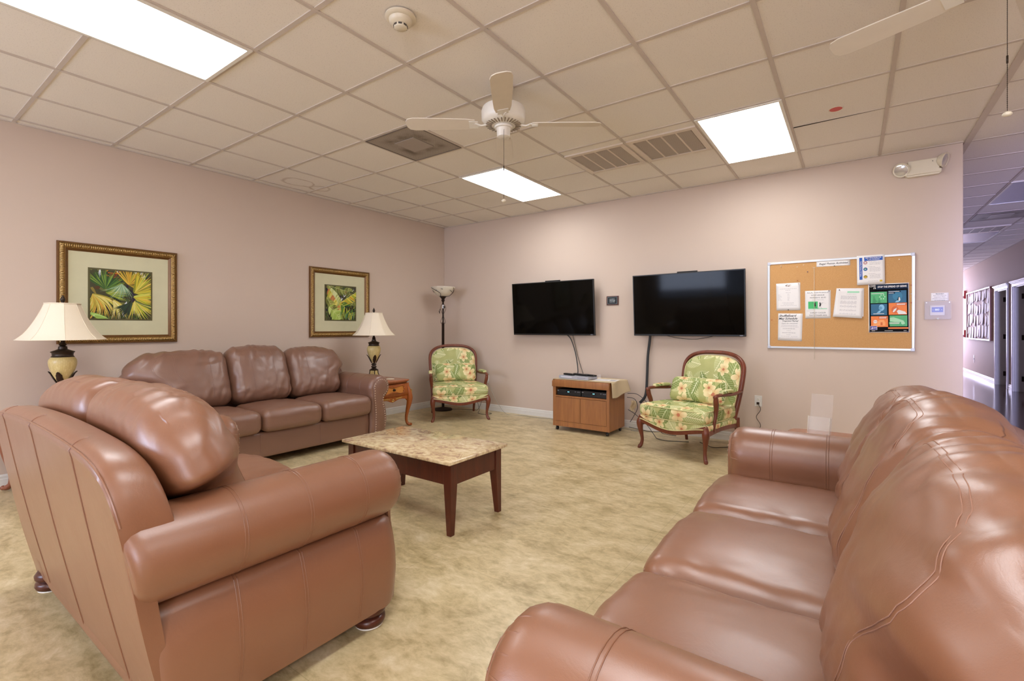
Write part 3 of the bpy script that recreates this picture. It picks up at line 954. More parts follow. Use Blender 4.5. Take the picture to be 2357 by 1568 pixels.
make_sofa(3, 'brown leather three-seat sofa standing against the left wall under the framed pictures', (1.12, -3.20, 0), -PI/2, 'brown leather sofas', far=True, seed=1.0)
make_sofa(2, 'brown leather loveseat seen from behind in the left foreground', (3.02, -4.30, 0), 0.0, 'brown leather sofas', seed=2.0)
make_sofa(3, 'brown leather three-seat sofa in the right foreground, its seat facing the coffee table', (4.895, -3.90, 0), PI/2, 'brown leather sofas', seed=3.3, heights=[0.525, 0.545, 0.510])

# ------------------------------------------------------------------ coffee table
t = thing('coffee_table', 'low coffee table with brown marble top and dark cherry legs in the room centre', 'coffee table', (2.97, -3.32, 0))
m = MB(); m.box(-0.515, 0.515, -0.285, 0.285, 0.430, 0.450); m.build('marble_top', MAT['marble'], t, smooth=40, bevel=0.004)
m = MB()
m.box(-0.46, 0.46, -0.238, -0.218, 0.295, 0.429); m.box(-0.46, 0.46, 0.218, 0.238, 0.295, 0.429)
m.box(-0.483, -0.463, -0.215, 0.215, 0.295, 0.429); m.box(0.463, 0.483, -0.215, 0.215, 0.295, 0.429)
m.build('apron', MAT['cherry'], t, smooth=0, bevel=0.002)
for sx in (-1, 1):
    for sy in (-1, 1):
        ox, oy = sx*0.490, sy*0.248
        def sq(w, z): return [(ox, oy, z), (ox-sx*w, oy, z), (ox-sx*w, oy-sy*w, z), (ox, oy-sy*w, z)]
        m = MB(); m.loft([sq(0.034, 0.0), sq(0.058, 0.29), sq(0.058, 0.4295)]); m.build('leg', MAT['cherry'], t, smooth=0, bevel=0.0025)

# ------------------------------------------------------------------ carved end tables (front faces local +y)
MAT['mahogany_light'] = wood_mat('reddish_table_wood', '#7a4730', '#96593e', rough=0.3)
def end_table(label, loc, rz, red=False):
    t = thing('end_table', label, 'end table', loc, rz, 'carved end tables')
    HN = MAT['mahogany_light'] if red else MAT['honey']
    w, d, h = 0.29, 0.33, 0.59
    # top with a wavy ogee outline
    pts = []
    for k in range(72):
        a = 2*PI*k/72; c, s = math.cos(a), math.sin(a)
        e = 0.22; px = math.copysign(abs(c)**e, c)*w; py = math.copysign(abs(s)**e, s)*d
        pts.append((px, py+0.012*math.cos(px*PI/w)*(1 if s > 0 else -1)))
    def sc(k, z): return [(x*k, y*k, z) for x, y in pts]
    m = MB(); m.loft([sc(0.93, h-0.035), sc(0.955, h-0.028), sc(0.985, h-0.020), sc(1.0, h-0.012), sc(1.0, h-0.004), sc(0.985, h)])
    m.build('table_top', MAT['honey_top'], t, smooth=40)
    # bombe carcass
    def car(z, k): return [(-w*k, -d*0.90, z), (w*k, -d*0.90, z), (w*k, d*0.86*k/0.9, z), (w*k*0.9, d*0.90*k/0.9, z), (-w*k*0.9, d*0.90*k/0.9, z), (-w*k, d*0.86*k/0.9, z)]
    m = MB(); m.loft([car(0.385, 0.88), car(0.41, 0.925), (car(0.45, 0.915)), car(0.50, 0.87), car(0.545, 0.855), car(0.555, 0.86)])
    m.build('carcass', HN, t, smooth=40)
    # drawer front, swelling outward
    def dp(u, v):
        x = -w*0.74+w*1.48*u; z = 0.415+0.125*v
        y = d*0.90*(1.0+0.035*math.sin(PI*(1-v)*0.9))+0.010
        return (x, y, z)
    m = MB(); m.grid(dp, 16, 8); n0 = len(m.v)
    m.grid(lambda u, v: (dp(1-u, v)[0], dp(u, v)[1]-0.02, dp(u, v)[2]), 16, 8)
    dr = m.build('drawer', HN, t, smooth=60)
    # cartouche moulding round a burl inlay
    def cart(k, off):
        out = []
        for i in range(64):
            a = 2*PI*i/64; c, s = math.cos(a), math.sin(a)
            x = math.copysign(abs(c)**0.55, c)*0.165*k
            zz = math.copysign(abs(s)**0.7, s)*(0.046-0.016*math.cos(x/0.165*PI)*1.0*(1 if abs(x) < .16 else 1))*k
            y = d*0.90*1.03+off+0.012
            out.append((x, y, 0.478+zz))
        return out
    c1 = cart(1.0, 0.004); m = MB(); m.tube(c1, 0.0065, 8, closed=True)
    for sx in (-1, 1):
        m.sphere((sx*0.155, c1[0][1], 0.495), 0.009, 10, 8); m.sphere((sx*0.155, c1[0][1], 0.458), 0.009, 10, 8)
    m.sphere((0, c1[0][1], 0.513), 0.009, 10, 8)
    m.build('cartouche', HN, dr, smooth=180)
    cc = cart(0.95, 0.0); m = MB(); m.add(cc+[(x, y-.008, z) for x, y, z in cc], [tuple(range(64)), tuple(reversed(range(64, 128)))]+[(i, (i+1) % 64, 64+(i+1) % 64, 64+i) for i in range(64)])
    m.build('inlay', MAT['burl'], dr, smooth=0)
    m = MB(); m.lathe([(0.016, 0), (0.017, 0.003), (0.008, 0.008), (0.007, 0.014), (0.012, 0.018), (0.012, 0.024), (0.0, 0.028)], 16, T(0, c1[0][1]-.002, 0.478) @ RX(-PI/2))
    m.build('knob', MAT['bronze'], dr, smooth=50)
    # apron with serpentine lower edge, on the front and the sides
    def apron(half, M):
        top = [(x, 0.387) for x in np.linspace(half, -half, 3)]
        bot = []
        for x in np.linspace(-half, half, 25):
            q = abs(x)/half; z = 0.345-0.022*math.exp(-(q/0.28)**2)+0.012*math.sin(q*PI)-(0.02 if q > .93 else 0)
            bot.append((x, z))
        mm = MB(); mm.prism(bot+top, -0.010, 0.010, M @ RX(PI/2)); return mm
    apron(w*0.80, T(0, d*0.88, 0)).build('apron', HN, t, smooth=40)
    for sx in (-1, 1): apron(d*0.80, T(sx*w*0.88, 0, 0) @ RZ(PI/2)).build('apron', HN, t, smooth=40)
    # gilt carving on the apron
    m = MB(); yy = d*0.88+0.012
    for sx in (-1, 1):
        for k in range(7):
            m.sphere((sx*(0.05+0.014*k), yy, 0.362+0.003*k*(0.5)), 0.008, 8, 6, sc=(1.2, .5, 0.55)); m.sphere((sx*(0.056+0.014*k), yy, 0.370+0.0015*k), 0.006, 8, 6, sc=(1.3, .5, 0.5))
    for k in range(9):
        a = k*0.7; m.sphere((0.014*math.cos(a)*(k/9+.3), yy+.002, 0.352+0.016*math.sin(a)*(k/9+.3)), 0.0075, 8, 6)
    m.build('gilt_carving', MAT['gold'], t, smooth=180)
    # cabriole legs
    for sx in (-1, 1):
        for sy in (-1, 1):
            ox, oy = sx*w*0.86, sy*d*0.84; dx, dy = sx*0.7071, sy*0.7071
            pr = [(0.000, 0.545, 0.022), (0.004, 0.50, 0.024), (0.022, 0.44, 0.030), (0.030, 0.40, 0.033), (0.034, 0.35, 0.036), (0.024, 0.28, 0.031), (0.004, 0.19, 0.023), (-0.010, 0.11, 0.018), (-0.004, 0.05, 0.017), (0.020, 0.022, 0.020), (0.040, 0.020, 0.016)]
            cv = catmull([(q[0], q[1], q[2]) for q in pr], 5)
            m = MB(); m.tube([(ox+dx*q[0], oy+dy*q[0], q[1]) for q in cv], [q[2] for q in cv], 14)
            m.sphere((ox+dx*0.046, oy+dy*0.046, 0.020), 0.018, 12, 8)
            m.build('leg', HN, t, smooth=180)
            g = MB()
            for k in range(5): g.sphere((ox+dx*(0.030+0.024), oy+dy*(0.030+0.024), 0.40+0.014*k), 0.008, 8, 6)
            g.build('gilt_carving', MAT['gold'], t, smooth=180)
    return t
TT = 0.59
end_table('carved honey-brown end table between the far sofa and the room corner', (0.52, -1.755, 0), -PI/2)
end_table('carved brown end table in the far left, mostly hidden behind the loveseat', (0.44, -4.65, 0), -PI/2, True)
end_table('carved reddish-brown end table beside the right sofa, holding the clear leaflet holder', (5.38, -2.38, 0), PI/2, True)

# ------------------------------------------------------------------ table lamps
def table_lamp(label, loc, mosaic=False, rz=0.0):
    t = thing('table_lamp', label, 'lamp', loc, rz, 'bell-shaded table lamps')
    m = MB()
    m.lathe([(0.115, 0.0), (0.118, 0.012), (0.100, 0.020)], sq=4)
    m.lathe([(0.040, 0.118), (0.046, 0.124), (0.030, 0.135), (0.022, 0.142), (0.034, 0.152), (0.034, 0.160), (0.022, 0.170), (0.022, 0.178), (0.034, 0.186), (0.030, 0.194), (0.018, 0.20), (0.016, 0.215)], 24)
    for k in range(4):
        a = PI/4+k*PI/2
        m.tube([(0.098*math.cos(a), 0.098*math.sin(a), 0.02), (0.070*math.cos(a), 0.070*math.sin(a), 0.04), (0.052*math.cos(a), 0.052*math.sin(a), 0.075), (0.048*math.cos(a), 0.048*math.sin(a), 0.112)], 0.006, 6)
    m.lathe([(0.050, 0.110), (0.055, 0.114), (0.055, 0.122), (0.04, 0.124)], sq=4)
    m.build('base', MAT['bronze'], t, smooth=50)
    m = MB(); m.lathe([(0.094, 0.02), (0.068, 0.04), (0.050, 0.075), (0.046, 0.112)], sq=4); m.build('base_panel', MAT['stone'], t, smooth=0)
    m = MB(); prof = [(0.018, 0.205), (0.034, 0.235), (0.052, 0.270), (0.069, 0.310), (0.080, 0.345), (0.084, 0.375), (0.080, 0.400), (0.066, 0.420), (0.05, 0.425)]
    pc = catmull([(r, z) for r, z in prof], 4)
    m.lathe([(q[0], q[1]) for q in pc], 40)
    b = m.build('urn_body', MAT['stone'], t, smooth=180)
    # acanthus leaves hugging the foot of the urn
    m = MB()
    for k in range(4):
        a0 = k*PI/2+PI/4
        def lf(u, v, a0=a0):
            z = 0.205+0.105*v; wd = 0.72*math.sin(PI*min(1, v*0.86+.14))**0.7*(1+0.10*math.cos(v*26))
            rr_ = np.interp(z, [q[1] for q in pc], [q[0] for q in pc])+0.006+(0.008*max(0, v-.8)/.2)
            a = a0+(u-0.5)*wd*(1.2 if v < .5 else 1.0)
            rr_ += 0.003*(1-abs(u-.5)*2)
            return (rr_*math.cos(a), rr_*math.sin(a), z)
        m.grid(lf, 8, 14); 
    o = m.build('acanthus_leaves', MAT['bronze'], t, smooth=180)
    sm = o.modifiers.new('thick', 'SOLIDIFY'); sm.thickness = 0.005; sm.offset = 1
    m = MB(); m.lathe([(0.062, 0.415), (0.070, 0.420), (0.062, 0.430), (0.064, 0.450), (0.072, 0.456), (0.070, 0.462), (0.045, 0.472), (0.028, 0.480), (0.026, 0.500), (0.016, 0.505), (0.024, 0.512), (0.018, 0.524), (0.013, 0.535), (0.012, 0.62)], 28)
    m.build('neck', MAT['bronze'], t, smooth=50)
    # harp, bulb and finial
    m = MB()
    m.tube(catmull([(0.0, 0.012, 0.55), (0.0, 0.055, 0.62), (0.0, 0.05, 0.74), (0.0, 0.0, 0.812)], 5), 0.0022, 6)
    m.tube(catmull([(0.0, -0.012, 0.55), (0.0, -0.055, 0.62), (0.0, -0.05, 0.74), (0.0, 0.0, 0.812)], 5), 0.0022, 6)
    m.build('harp', MAT['bronze'], t, smooth=180)
    m = MB(); m.sphere((0, 0, 0.67), 0.03, 16, 12); m.lathe([(0.013, 0.61), (0.014, 0.645)], 12); m.build('bulb', MAT['white'], t, smooth=180)
    m = MB(); m.lathe([(0.010, 0.828), (0.014, 0.834), (0.008, 0.842), (0.014, 0.852), (0.016, 0.866), (0.009, 0.884), (0.005, 0.888), (0.007, 0.894), (0.0, 0.897)], 14); m.build('finial', MAT['bronze'], t, smooth=180)
    # bell shade, six to eight panels
    NP = 8; S = 10; rings = []
    sp = [(0.262, 0.552), (0.255, 0.558), (0.215, 0.598), (0.178, 0.655), (0.148, 0.715), (0.122, 0.775), (0.106, 0.820), (0.103, 0.835)]
    spc = catmull(sp, 4)
    def rg(r, z):
        out = []
        for k in range(NP):
            a0, a1 = 2*PI*(k-.5)/NP, 2*PI*(k+.5)/NP
            p0 = Vector((math.cos(a0), math.sin(a0), 0)); p1 = Vector((math.cos(a1), math.sin(a1), 0))
            for i in range(S):
                f = i/S; p = p0.lerp(p1, f); cyl = p.normalized(); q = p.lerp(cyl, 0.45)
                out.append((q.x*r, q.y*r, z))
        return out
    m = MB(); outer = [rg(q[0], q[1]) for q in spc]; inner = [rg(q[0]-0.002, q[1]) for q in reversed(spc)]
    m.loft(outer+inner+[outer[0]], cap=False)
    sh = m.build('lamp_shade', MAT['shade'], t, smooth=60)
    m = MB()
    for k in range(NP):
        a = 2*PI*(k-.5)/NP
        m.tube([(q[0]*math.cos(a)*1.002, q[0]*math.sin(a)*1.002, q[1]) for q in spc], 0.0022, 5)
    m.tube([tuple(p) for p in rg(0.1045, 0.832)], 0.004, 6, closed=True); m.tube([tuple(p) for p in rg(0.2615, 0.554)], 0.003, 6, closed=True)
    m.build('shade_trim', MAT['shade'], sh, smooth=180)
    m = MB()
    for k in range(3):
        a = k*2*PI/3; m.tube([(0, 0, 0.822), (0.10*math.cos(a), 0.10*math.sin(a), 0.822)], 0.0018, 5)
    m.build('spider', MAT['bronze'], sh, smooth=180)
    return t
table_lamp('table lamp with cream urn base on the end table nearest the room corner', (0.47, -1.76, TT), rz=0.30)
table_lamp('table lamp with mosaic urn base and bell shade rising behind the loveseat', (0.40, -4.65, TT), mosaic=True, rz=0.25)

def coaster(label, loc, r=0.05, group='white coasters'):
    m = MB(); m.lathe([(r*.95, 0), (r, 0.003), (r, 0.007), (r*.96, 0.009), (r*.85, 0.007)], 32)
    return tag(m.build('coaster', MAT['cream_white'], smooth=50, loc=loc), label, 'coaster', group)
coaster('white round coaster on the end table beside the corner lamp', (0.66, -1.66, TT))
coaster('white round coaster on the end table beside the right sofa', (5.36, -2.56, TT), 0.055)

# clear leaflet holder with two green stones
def holder():
    t = thing('leaflet_holder', 'clear acrylic leaflet holder standing on the end table beside the right sofa', 'leaflet holder', (5.235, -2.38, TT), rz=-0.18)
    A = MAT['acrylic']; lean = RX(math.radians(-14))
    m = MB(); M = lean
    m.box(-0.055, 0.055, 0.0, 0.0025, 0.0, 0.26, M); m.build('back_sheet', A, t, smooth=0)
    m = MB(); m.box(-0.055, 0.055, -0.045, -0.0425, 0.012, 0.125, M); m.box(-0.055, -0.0525, -0.0425, 0.0, 0.012, 0.125, M); m.box(0.0525, 0.055, -0.0425, 0.0, 0.012, 0.125, M)
    m.build('pocket', A, t, smooth=0)
    m = MB(); m.box(-0.055, 0.055, -0.085, 0.03, 0.0, 0.0025); m.build('foot_sheet', A, t, smooth=0)
    m = MB(); m.tube([(-0.054, -0.085, .0025), (0.054, -0.085, .0025)], 0.0012, 5)
    for x in (-.054, .054): m.tube([tuple(M @ Vector((x, -0.0445, 0.012))), tuple(M @ Vector((x, -0.0445, 0.125)))], 0.0012, 5)
    m.tube([tuple(M @ Vector((-.054, -0.0445, 0.125))), tuple(M @ Vector((-.054, 0, 0.125)))], 0.001, 5)
    m.tube([tuple(M @ Vector((-.055, 0.0, 0.26))), tuple(M @ Vector((.055, 0, 0.26)))], 0.0008, 5)
    m.build('polished_edges', MAT['white'], t, smooth=180)
    return t
holder()
for k, (x, y) in enumerate(((5.262, -2.452), (5.290, -2.444))):
    m = MB(); m.sphere((0, 0, 0.012), 0.014, 14, 10, sc=(1.15, 1.0, 0.80))
    for i in m.v: i += Vector((0, 0, 0.0))
    tag(m.build('green_stone', MAT['plum'], smooth=180, loc=(x, y, TT+0.0022), rot=(0, 0, k*1.1)), ['pale green pebble on the foot of the clear leaflet holder, the left one', 'pale green pebble on the foot of the clear leaflet holder, the right one'][k], 'pebble', 'green pebbles by the leaflet holder')

# ------------------------------------------------------------------ upholstered bergere chairs (front faces local +y)
def bergere(label, loc, rz):
    t = thing('upholstered_armchair', label, 'armchair', loc, rz, 'green floral armchairs')
    WD = MAT['mahogany']; FB = MAT['fabric']
    fw, rw, fy, ry = 0.375, 0.305, 0.33, -0.33
    # legs
    for sx in (-1, 1):
        d = Vector((sx*0.75, 0.66, 0)).normalized()
        pr = [(-0.005, 0.335, 0.020), (0.004, 0.30, 0.030), (0.012, 0.26, 0.034), (0.006, 0.20, 0.026), (-0.008, 0.13, 0.018), (-0.012, 0.08, 0.016), (0.000, 0.035, 0.018), (0.020, 0.014, 0.019), (0.032, 0.014, 0.012)]
        cv = catmull(pr, 5)
        m = MB(); m.tube([(sx*(fw-0.012)+d.x*q[0], fy-0.012+d.y*q[0], q[1]) for q in cv], [q[2] for q in cv], 14); m.build('leg', WD, t, smooth=180)
        m = MB(); cv = catmull([(0, 0.0, 0.015), (0.012, 0.06, 0.016), (0.045, 0.15, 0.020), (0.06, 0.26, 0.026), (0.06, 0.34, 0.024)], 5)
        m.tube([(sx*rw, ry-0.06+q[0], q[1]) for q in cv], [q[2] for q in cv], 12); m.build('leg', WD, t, smooth=180)
    # serpentine seat rail
    m = MB()
    N = 40
    def fr(x):
        q = x/fw
        return (x, fy+0.035*(1-q*q)-0.0, 0.262-0.030*math.cos(q*PI*0.95)*1.0+0.018*abs(q)**6)
    rings = []
    for i in range(N+1):
        x = -fw+2*fw*i/N; c = fr(x); h = 0.020+0.012*abs(x/fw)**3
        rings.append([(c[0], c[1]-0.018, c[2]-h), (c[0], c[1]+0.006, c[2]-h), (c[0], c[1]+0.012, c[2]), (c[0], c[1]+0.004, c[2]+h), (c[0], c[1]-0.018, c[2]+h)])
    m.loft(rings)
    for sx in (-1, 1):
        rings = []
        for i in range(21):
            f = i/20; x = sx*(fw+(rw-fw)*f); y = fy-0.01+(ry-fy)*f; z = 0.258+0.022*math.sin(f*PI)
            rings.append([(x-sx*0.02, y, z-.022), (x+sx*.006, y, z-.022), (x+sx*.010, y, z), (x+sx*.002, y, z+.022), (x-sx*.02, y, z+.022)])
        m.loft(rings)
    m.box(-rw, rw, ry-0.015, ry+0.015, 0.235, 0.30)
    m.build('seat_rail', WD, t, smooth=60)
    # upholstered deck above the rail
    def deck(z, g):
        out = []
        for i in range(25):
            x = -fw+2*fw*i/24; out.append((x*(1+g), fy+0.035*(1-(x/fw)**2)+g*0.1+0.002, z(x)))
        for i in range(1, 13):
            f = i/12; out.append(((fw+(rw-fw)*f)*(1+g), fy+(ry-fy)*f, z(0)))
        for i in range(1, 12):
            x = rw-2*rw*i/12; out.append((x, ry, z(0)))
        for i in range(0, 12):
            f = 1-i/12; out.append((-(fw+(rw-fw)*f)*(1+g), fy+(ry-fy)*f, z(0)))
        return out
    m = MB(); m.loft([deck(lambda x: 0.272-0.028*math.cos(x/fw*PI*.95) if abs(x) > 1e-9 else 0.262, -0.03), deck(lambda x: 0.290, 0.012), deck(lambda x: 0.315, 0.02), deck(lambda x: 0.336, 0.006), deck(lambda x: 0.345, -0.05)])
    m.build('seat_upholstery', FB, t, smooth=60)
    m = MB(); m.tube([(p[0], p[1]+0.008, p[2]-0.004) for p in deck(lambda x: 0.272-0.028*math.cos(x/fw*PI*.95)+.014, 0.005)[:25]], 0.005, 6); m.build('welt', MAT['welt'], t, smooth=180)
    # loose seat cushion
    def cf(p):
        q = Vector(p); f = (q.y+0.32)/0.64
        q.x *= 0.84+0.16*f+0.02
        if q.y > 0.2: q.y += 0.035*(1-(q.x/0.37)**2)
        if q.z > 0: q.z += 0.022*(1-(q.x/0.38)**2)*(1-(q.y/0.34)**2)+fold(q, 7, 4, 3.3, 0.003)
        return q+Vector((0, 0.02, 0.403))
    m = rbox(0.735, 0.66, 0.125, 0.045, 22, cf); sc = m.build('seat_cushion', FB, t, smooth=180)
    m = MB()
    for zz in (0.055, -0.055):
        loop = []
        for i in range(96):
            a = 2*PI*i/96; c, s = math.cos(a), math.sin(a)
            x = math.copysign(abs(c)**0.3, c)*0.358; y = math.copysign(abs(s)**0.3, s)*0.320
            p = cf(Vector((x, y, zz))); loop.append((p.x, p.y, 0.403+zz))
        m.tube(loop, 0.0055, 6, closed=True)
    m.build('welt', MAT['welt'], sc, smooth=180)
    # back: arched frame with upholstered panel, leaning backwards
    lean = math.radians(13); bz0, bh = 0.30, 0.70
    MBk = T(0, ry+0.045, bz0) @ RX(lean)
    def outline(k, n=60):
        pts = []
        for i in range(n+1):
            f = i/n
            if f < 0.33: q = f/0.33; x = -(rw-0.012+0.045*math.sin(q*PI/2)); z = 0.50*q
            elif f > 0.67: q = (1-f)/0.33; x = (rw-0.012+0.045*math.sin(q*PI/2)); z = 0.50*q
            else:
                q = (f-0.33)/0.34; a = PI*(1-q); e = 0.72
                x = math.copysign(abs(math.cos(a))**e, math.cos(a))*(rw+0.033); z = 0.50+0.195*abs(math.sin(a))**0.80
            pts.append((x*k, 0, z if k == 1 else 0.02+(z-0.02)*(1-(1-k)*0.95)))
        return pts
    o1 = outline(1.0)
    m = MB(); m.tube(o1, 0.020, 10, M=MBk, flat=1.25); 
    m.tube([(p[0]*0.965, 0.020, p[2]*0.985) for p in o1], 0.006, 6, M=MBk)
    m.build('back_frame', WD, t, smooth=180)
    ins = outline(0.945)
    def bulge(k, y):
        return [(p[0]*k, y, 0.30*(1-k)+p[2]*k) for p in ins]
    m = MB(); rings = [bulge(1.0, -0.012), bulge(1.0, 0.006), bulge(0.975, 0.024), bulge(0.93, 0.034), bulge(0.8, 0.044), bulge(0.5, 0.052), bulge(0.2, 0.054)]
    m.loft(rings, M=MBk); bu = m.build('back_upholstery', FB, t, smooth=180)
    m = MB(); m.tube([(p[0]*0.985, 0.022, 0.30*.015+p[2]*0.985) for p in ins], 0.005, 6, M=MBk); m.build('welt', MAT['welt'], bu, smooth=180)
    # side wings of upholstery below the arms
    for sx in (-1, 1):
        arm = [(sx*(rw+0.028), ry+0.045-0.065, 0.60), (sx*(rw+0.052), -0.16, 0.592), (sx*(rw+0.070), 0.0, 0.600), (sx*(rw+0.075), 0.12, 0.605), (sx*(rw+0.076), 0.168, 0.600), (sx*(rw+0.076), 0.185, 0.580)]
        cv = catmull(arm, 6); m = MB()
        m.tube([tuple(p) for p in cv], 0.0195, 10, flat=0.8)
        post = catmull([(sx*(rw+0.076), 0.178, 0.590), (sx*(rw+0.074), 0.172, 0.54), (sx*(rw+0.062), 0.150, 0.46), (sx*(rw+0.060), 0.172, 0.36), (sx*(rw+0.052), 0.185, 0.27)], 5)
        m.tube([tuple(p) for p in post], [0.019+0.004*math.sin(i*0.3) for i in range(len(post))], 10, flat=1.15)
        m.sphere((sx*(rw+0.076), 0.188, 0.592), 0.021, 12, 8)
        ar = m.build('arm', WD, t, smooth=180)
        def af(p, sx=sx):
            q = Vector(p); q.z += 0.006*(1-(q.y/0.12)**2)
            return q+Vector((sx*(rw+0.060+q.y*0.10), -0.03, 0.624))
        m = rbox(0.052, 0.235, 0.034, 0.016, 10, af); m.build('arm_pad', FB, ar, smooth=180)
    return t

def lumbar(label, loc, rz, w=0.58, h=0.24, tk=0.15, tilt=0.3):
    t = thing('lumbar_pillow', label, 'pillow', loc, rz, 'floral lumbar pillows')
    def pf(p):
        q = Vector(p); u = q.x/(w/2); v = q.z/(h/2)
        q.y *= 0.35+0.65*max(0, (1-abs(u)**3))**0.5
        q.z *= 0.97+0.05*abs(u)
        q.y += fold(Vector((p.x, 0, p.z)), 6, 5, 7.7, 0.008)*abs(u)
        return q
    M = RX(tilt)
    m = rbox(w, tk, h, 0.07, 20, pf, M); m.build('pillow_cover', MAT['fabric'], t, smooth=180)
    loop = []
    for i in range(96):
        a = 2*PI*i/96; c, s = math.cos(a), math.sin(a)
        loop.append((math.copysign(abs(c)**0.22, c)*w*0.497, 0, math.copysign(abs(s)**0.35, s)*h*0.502))
    m = MB(); m.tube(loop, 0.005, 6, closed=True, M=M); m.build('welt', MAT['welt'], t, smooth=180)
    return t
# the chair in the corner and the chair near the corkboard
def chair_at(cx, cy, rz, label): return bergere(label, (cx, cy, 0), rz)
a1 = math.atan2(-0.632, 0.775)-PI/2
chair_at(1.1525-0.775*0.33, -0.886+0.632*0.33, a1, 'green floral armchair with wooden arms in the room corner before the floor lamp')
a2 = math.atan2(-0.949, -0.316)-PI/2
chair_at(3.951+0.316*0.33, -1.0+0.949*0.33, a2, 'green floral armchair with wooden arms under the right television')
def on_chair(cx, cy, a, fwd, side=0.0):
    return (cx-math.sin(a)*fwd+math.cos(a)*side, cy+math.cos(a)*fwd+math.sin(a)*side)
c1 = (1.1525-0.775*0.33, -0.886+0.632*0.33); c2 = (3.951+0.316*0.33, -1.0+0.949*0.33)
p = on_chair(*c1, a1, -0.165); lumbar('green floral lumbar pillow on the armchair in the room corner', (p[0], p[1], 0.606), a1, tilt=0.22, h=0.25)
p = on_chair(*c2, a2, -0.075, -0.03); lumbar('green floral lumbar pillow on the armchair under the right television', (p[0], p[1], 0.602), a2+0.10, tilt=0.38, h=0.255)

# ------------------------------------------------------------------ torchiere floor lamp
def floor_lamp():
    t = thing('floor_lamp', 'brown metal torchiere floor lamp with frosted bowl standing in the room corner', 'floor lamp', (0.36, -0.40, 0))
    I = MAT['iron']
    m = MB(); m.lathe([(0.135, 0), (0.14, 0.012), (0.125, 0.028), (0.05, 0.04), (0.022, 0.05)], 36); m.build('base', I, t, smooth=50)
    m = MB(); m.lathe([(0.020, 0.04), (0.020, 1.30), (0.024, 1.305), (0.016, 1.32), (0.012, 1.33), (0.012, 1.62), (0.018, 1.63), (0.028, 1.655), (0.020, 1.665), (0.030, 1.68), (0.055, 1.71), (0.05, 1.715)], 20); m.build('pole', I, t, smooth=50)
    m = MB(); m.lathe([(0.0135, 1.53), (0.0135, 1.585)], 16); m.build('sleeve', MAT['alu'], t, smooth=50)
    m = MB(); m.lathe([(0.045, 1.705), (0.10, 1.735), (0.15, 1.785), (0.178, 1.835), (0.184, 1.850), (0.181, 1.851), (0.174, 1.836), (0.147, 1.790), (0.098, 1.741), (0.0, 1.715)], 44); m.build('bowl_shade', MAT['frost'], t, smooth=180)
    m = MB()
    for k in range(3):
        a = k*2*PI/3+0.5; pts = []
        for q in np.linspace(0, 1, 10):
            r = 0.05+0.135*q**0.75; z = 1.705+0.13*q**1.5; b = a+0.5*math.sin(q*4)
            pts.append((r*math.cos(b)*1.03, r*math.sin(b)*1.03, z))
        m.tube(pts, 0.0035, 6)
    for k in range(3):
        a = k*2*PI/3+0.5; m.tube([((0.150+0.006)*math.cos(a+q), (0.150+0.006)*math.sin(a+q), 1.785+0.05*math.sin(q*1.9)) for q in np.linspace(0, 1.9, 14)], 0.003, 6)
    m.build('bowl_scrollwork', I, t, smooth=180)
    # vine winding round the pole
    m = MB()
    for ph in (0, PI):
        m.tube([((0.022+0.020*abs(math.sin(z*9)))*math.cos(z*17+ph), (0.022+0.020*abs(math.sin(z*9)))*math.sin(z*17+ph), z) for z in np.linspace(1.30, 1.60, 60)], 0.0028, 5)
    m.build('vine', I, t, smooth=180)
    def leaf_at(x, y, z, a, tilt):
        m = MB(); L = 0.05
        M = T(x, y, z) @ RZ(a) @ RY(tilt)
        pts = [(L*f, 0.014*math.sin(PI*f)**0.8*s, 0.003*math.sin(PI*f)) for s in (1,) for f in np.linspace(0, 1, 9)]+[(L*f, -0.014*math.sin(PI*f)**0.8, 0.003*math.sin(PI*f)) for f in np.linspace(0.9, 0.1, 8)]
        n = len(pts); m.add(pts+[(a_, b_, c_-0.002) for a_, b_, c_ in pts], [tuple(range(n)), tuple(reversed(range(n, 2*n)))]+[(i, (i+1) % n, n+(i+1) % n, n+i) for i in range(n)], M)
        m.build('leaf', I, t, smooth=0)
    for x, y, z, a, tl_ in ((0.04, -0.02, 1.57, -0.6, 1.2), (-0.035, -0.02, 1.53, 3.6, 1.3), (-0.045, -0.02, 1.45, 3.4, -1.2), (0.09, -0.145, 1.815, -0.1, 0.3)): leaf_at(x, y, z, a, tl_)
    return t
MAT['frost'] = plain('frosted_glass_bowl', '#d9cfbb', 0.3, var=0.03)
floor_lamp()

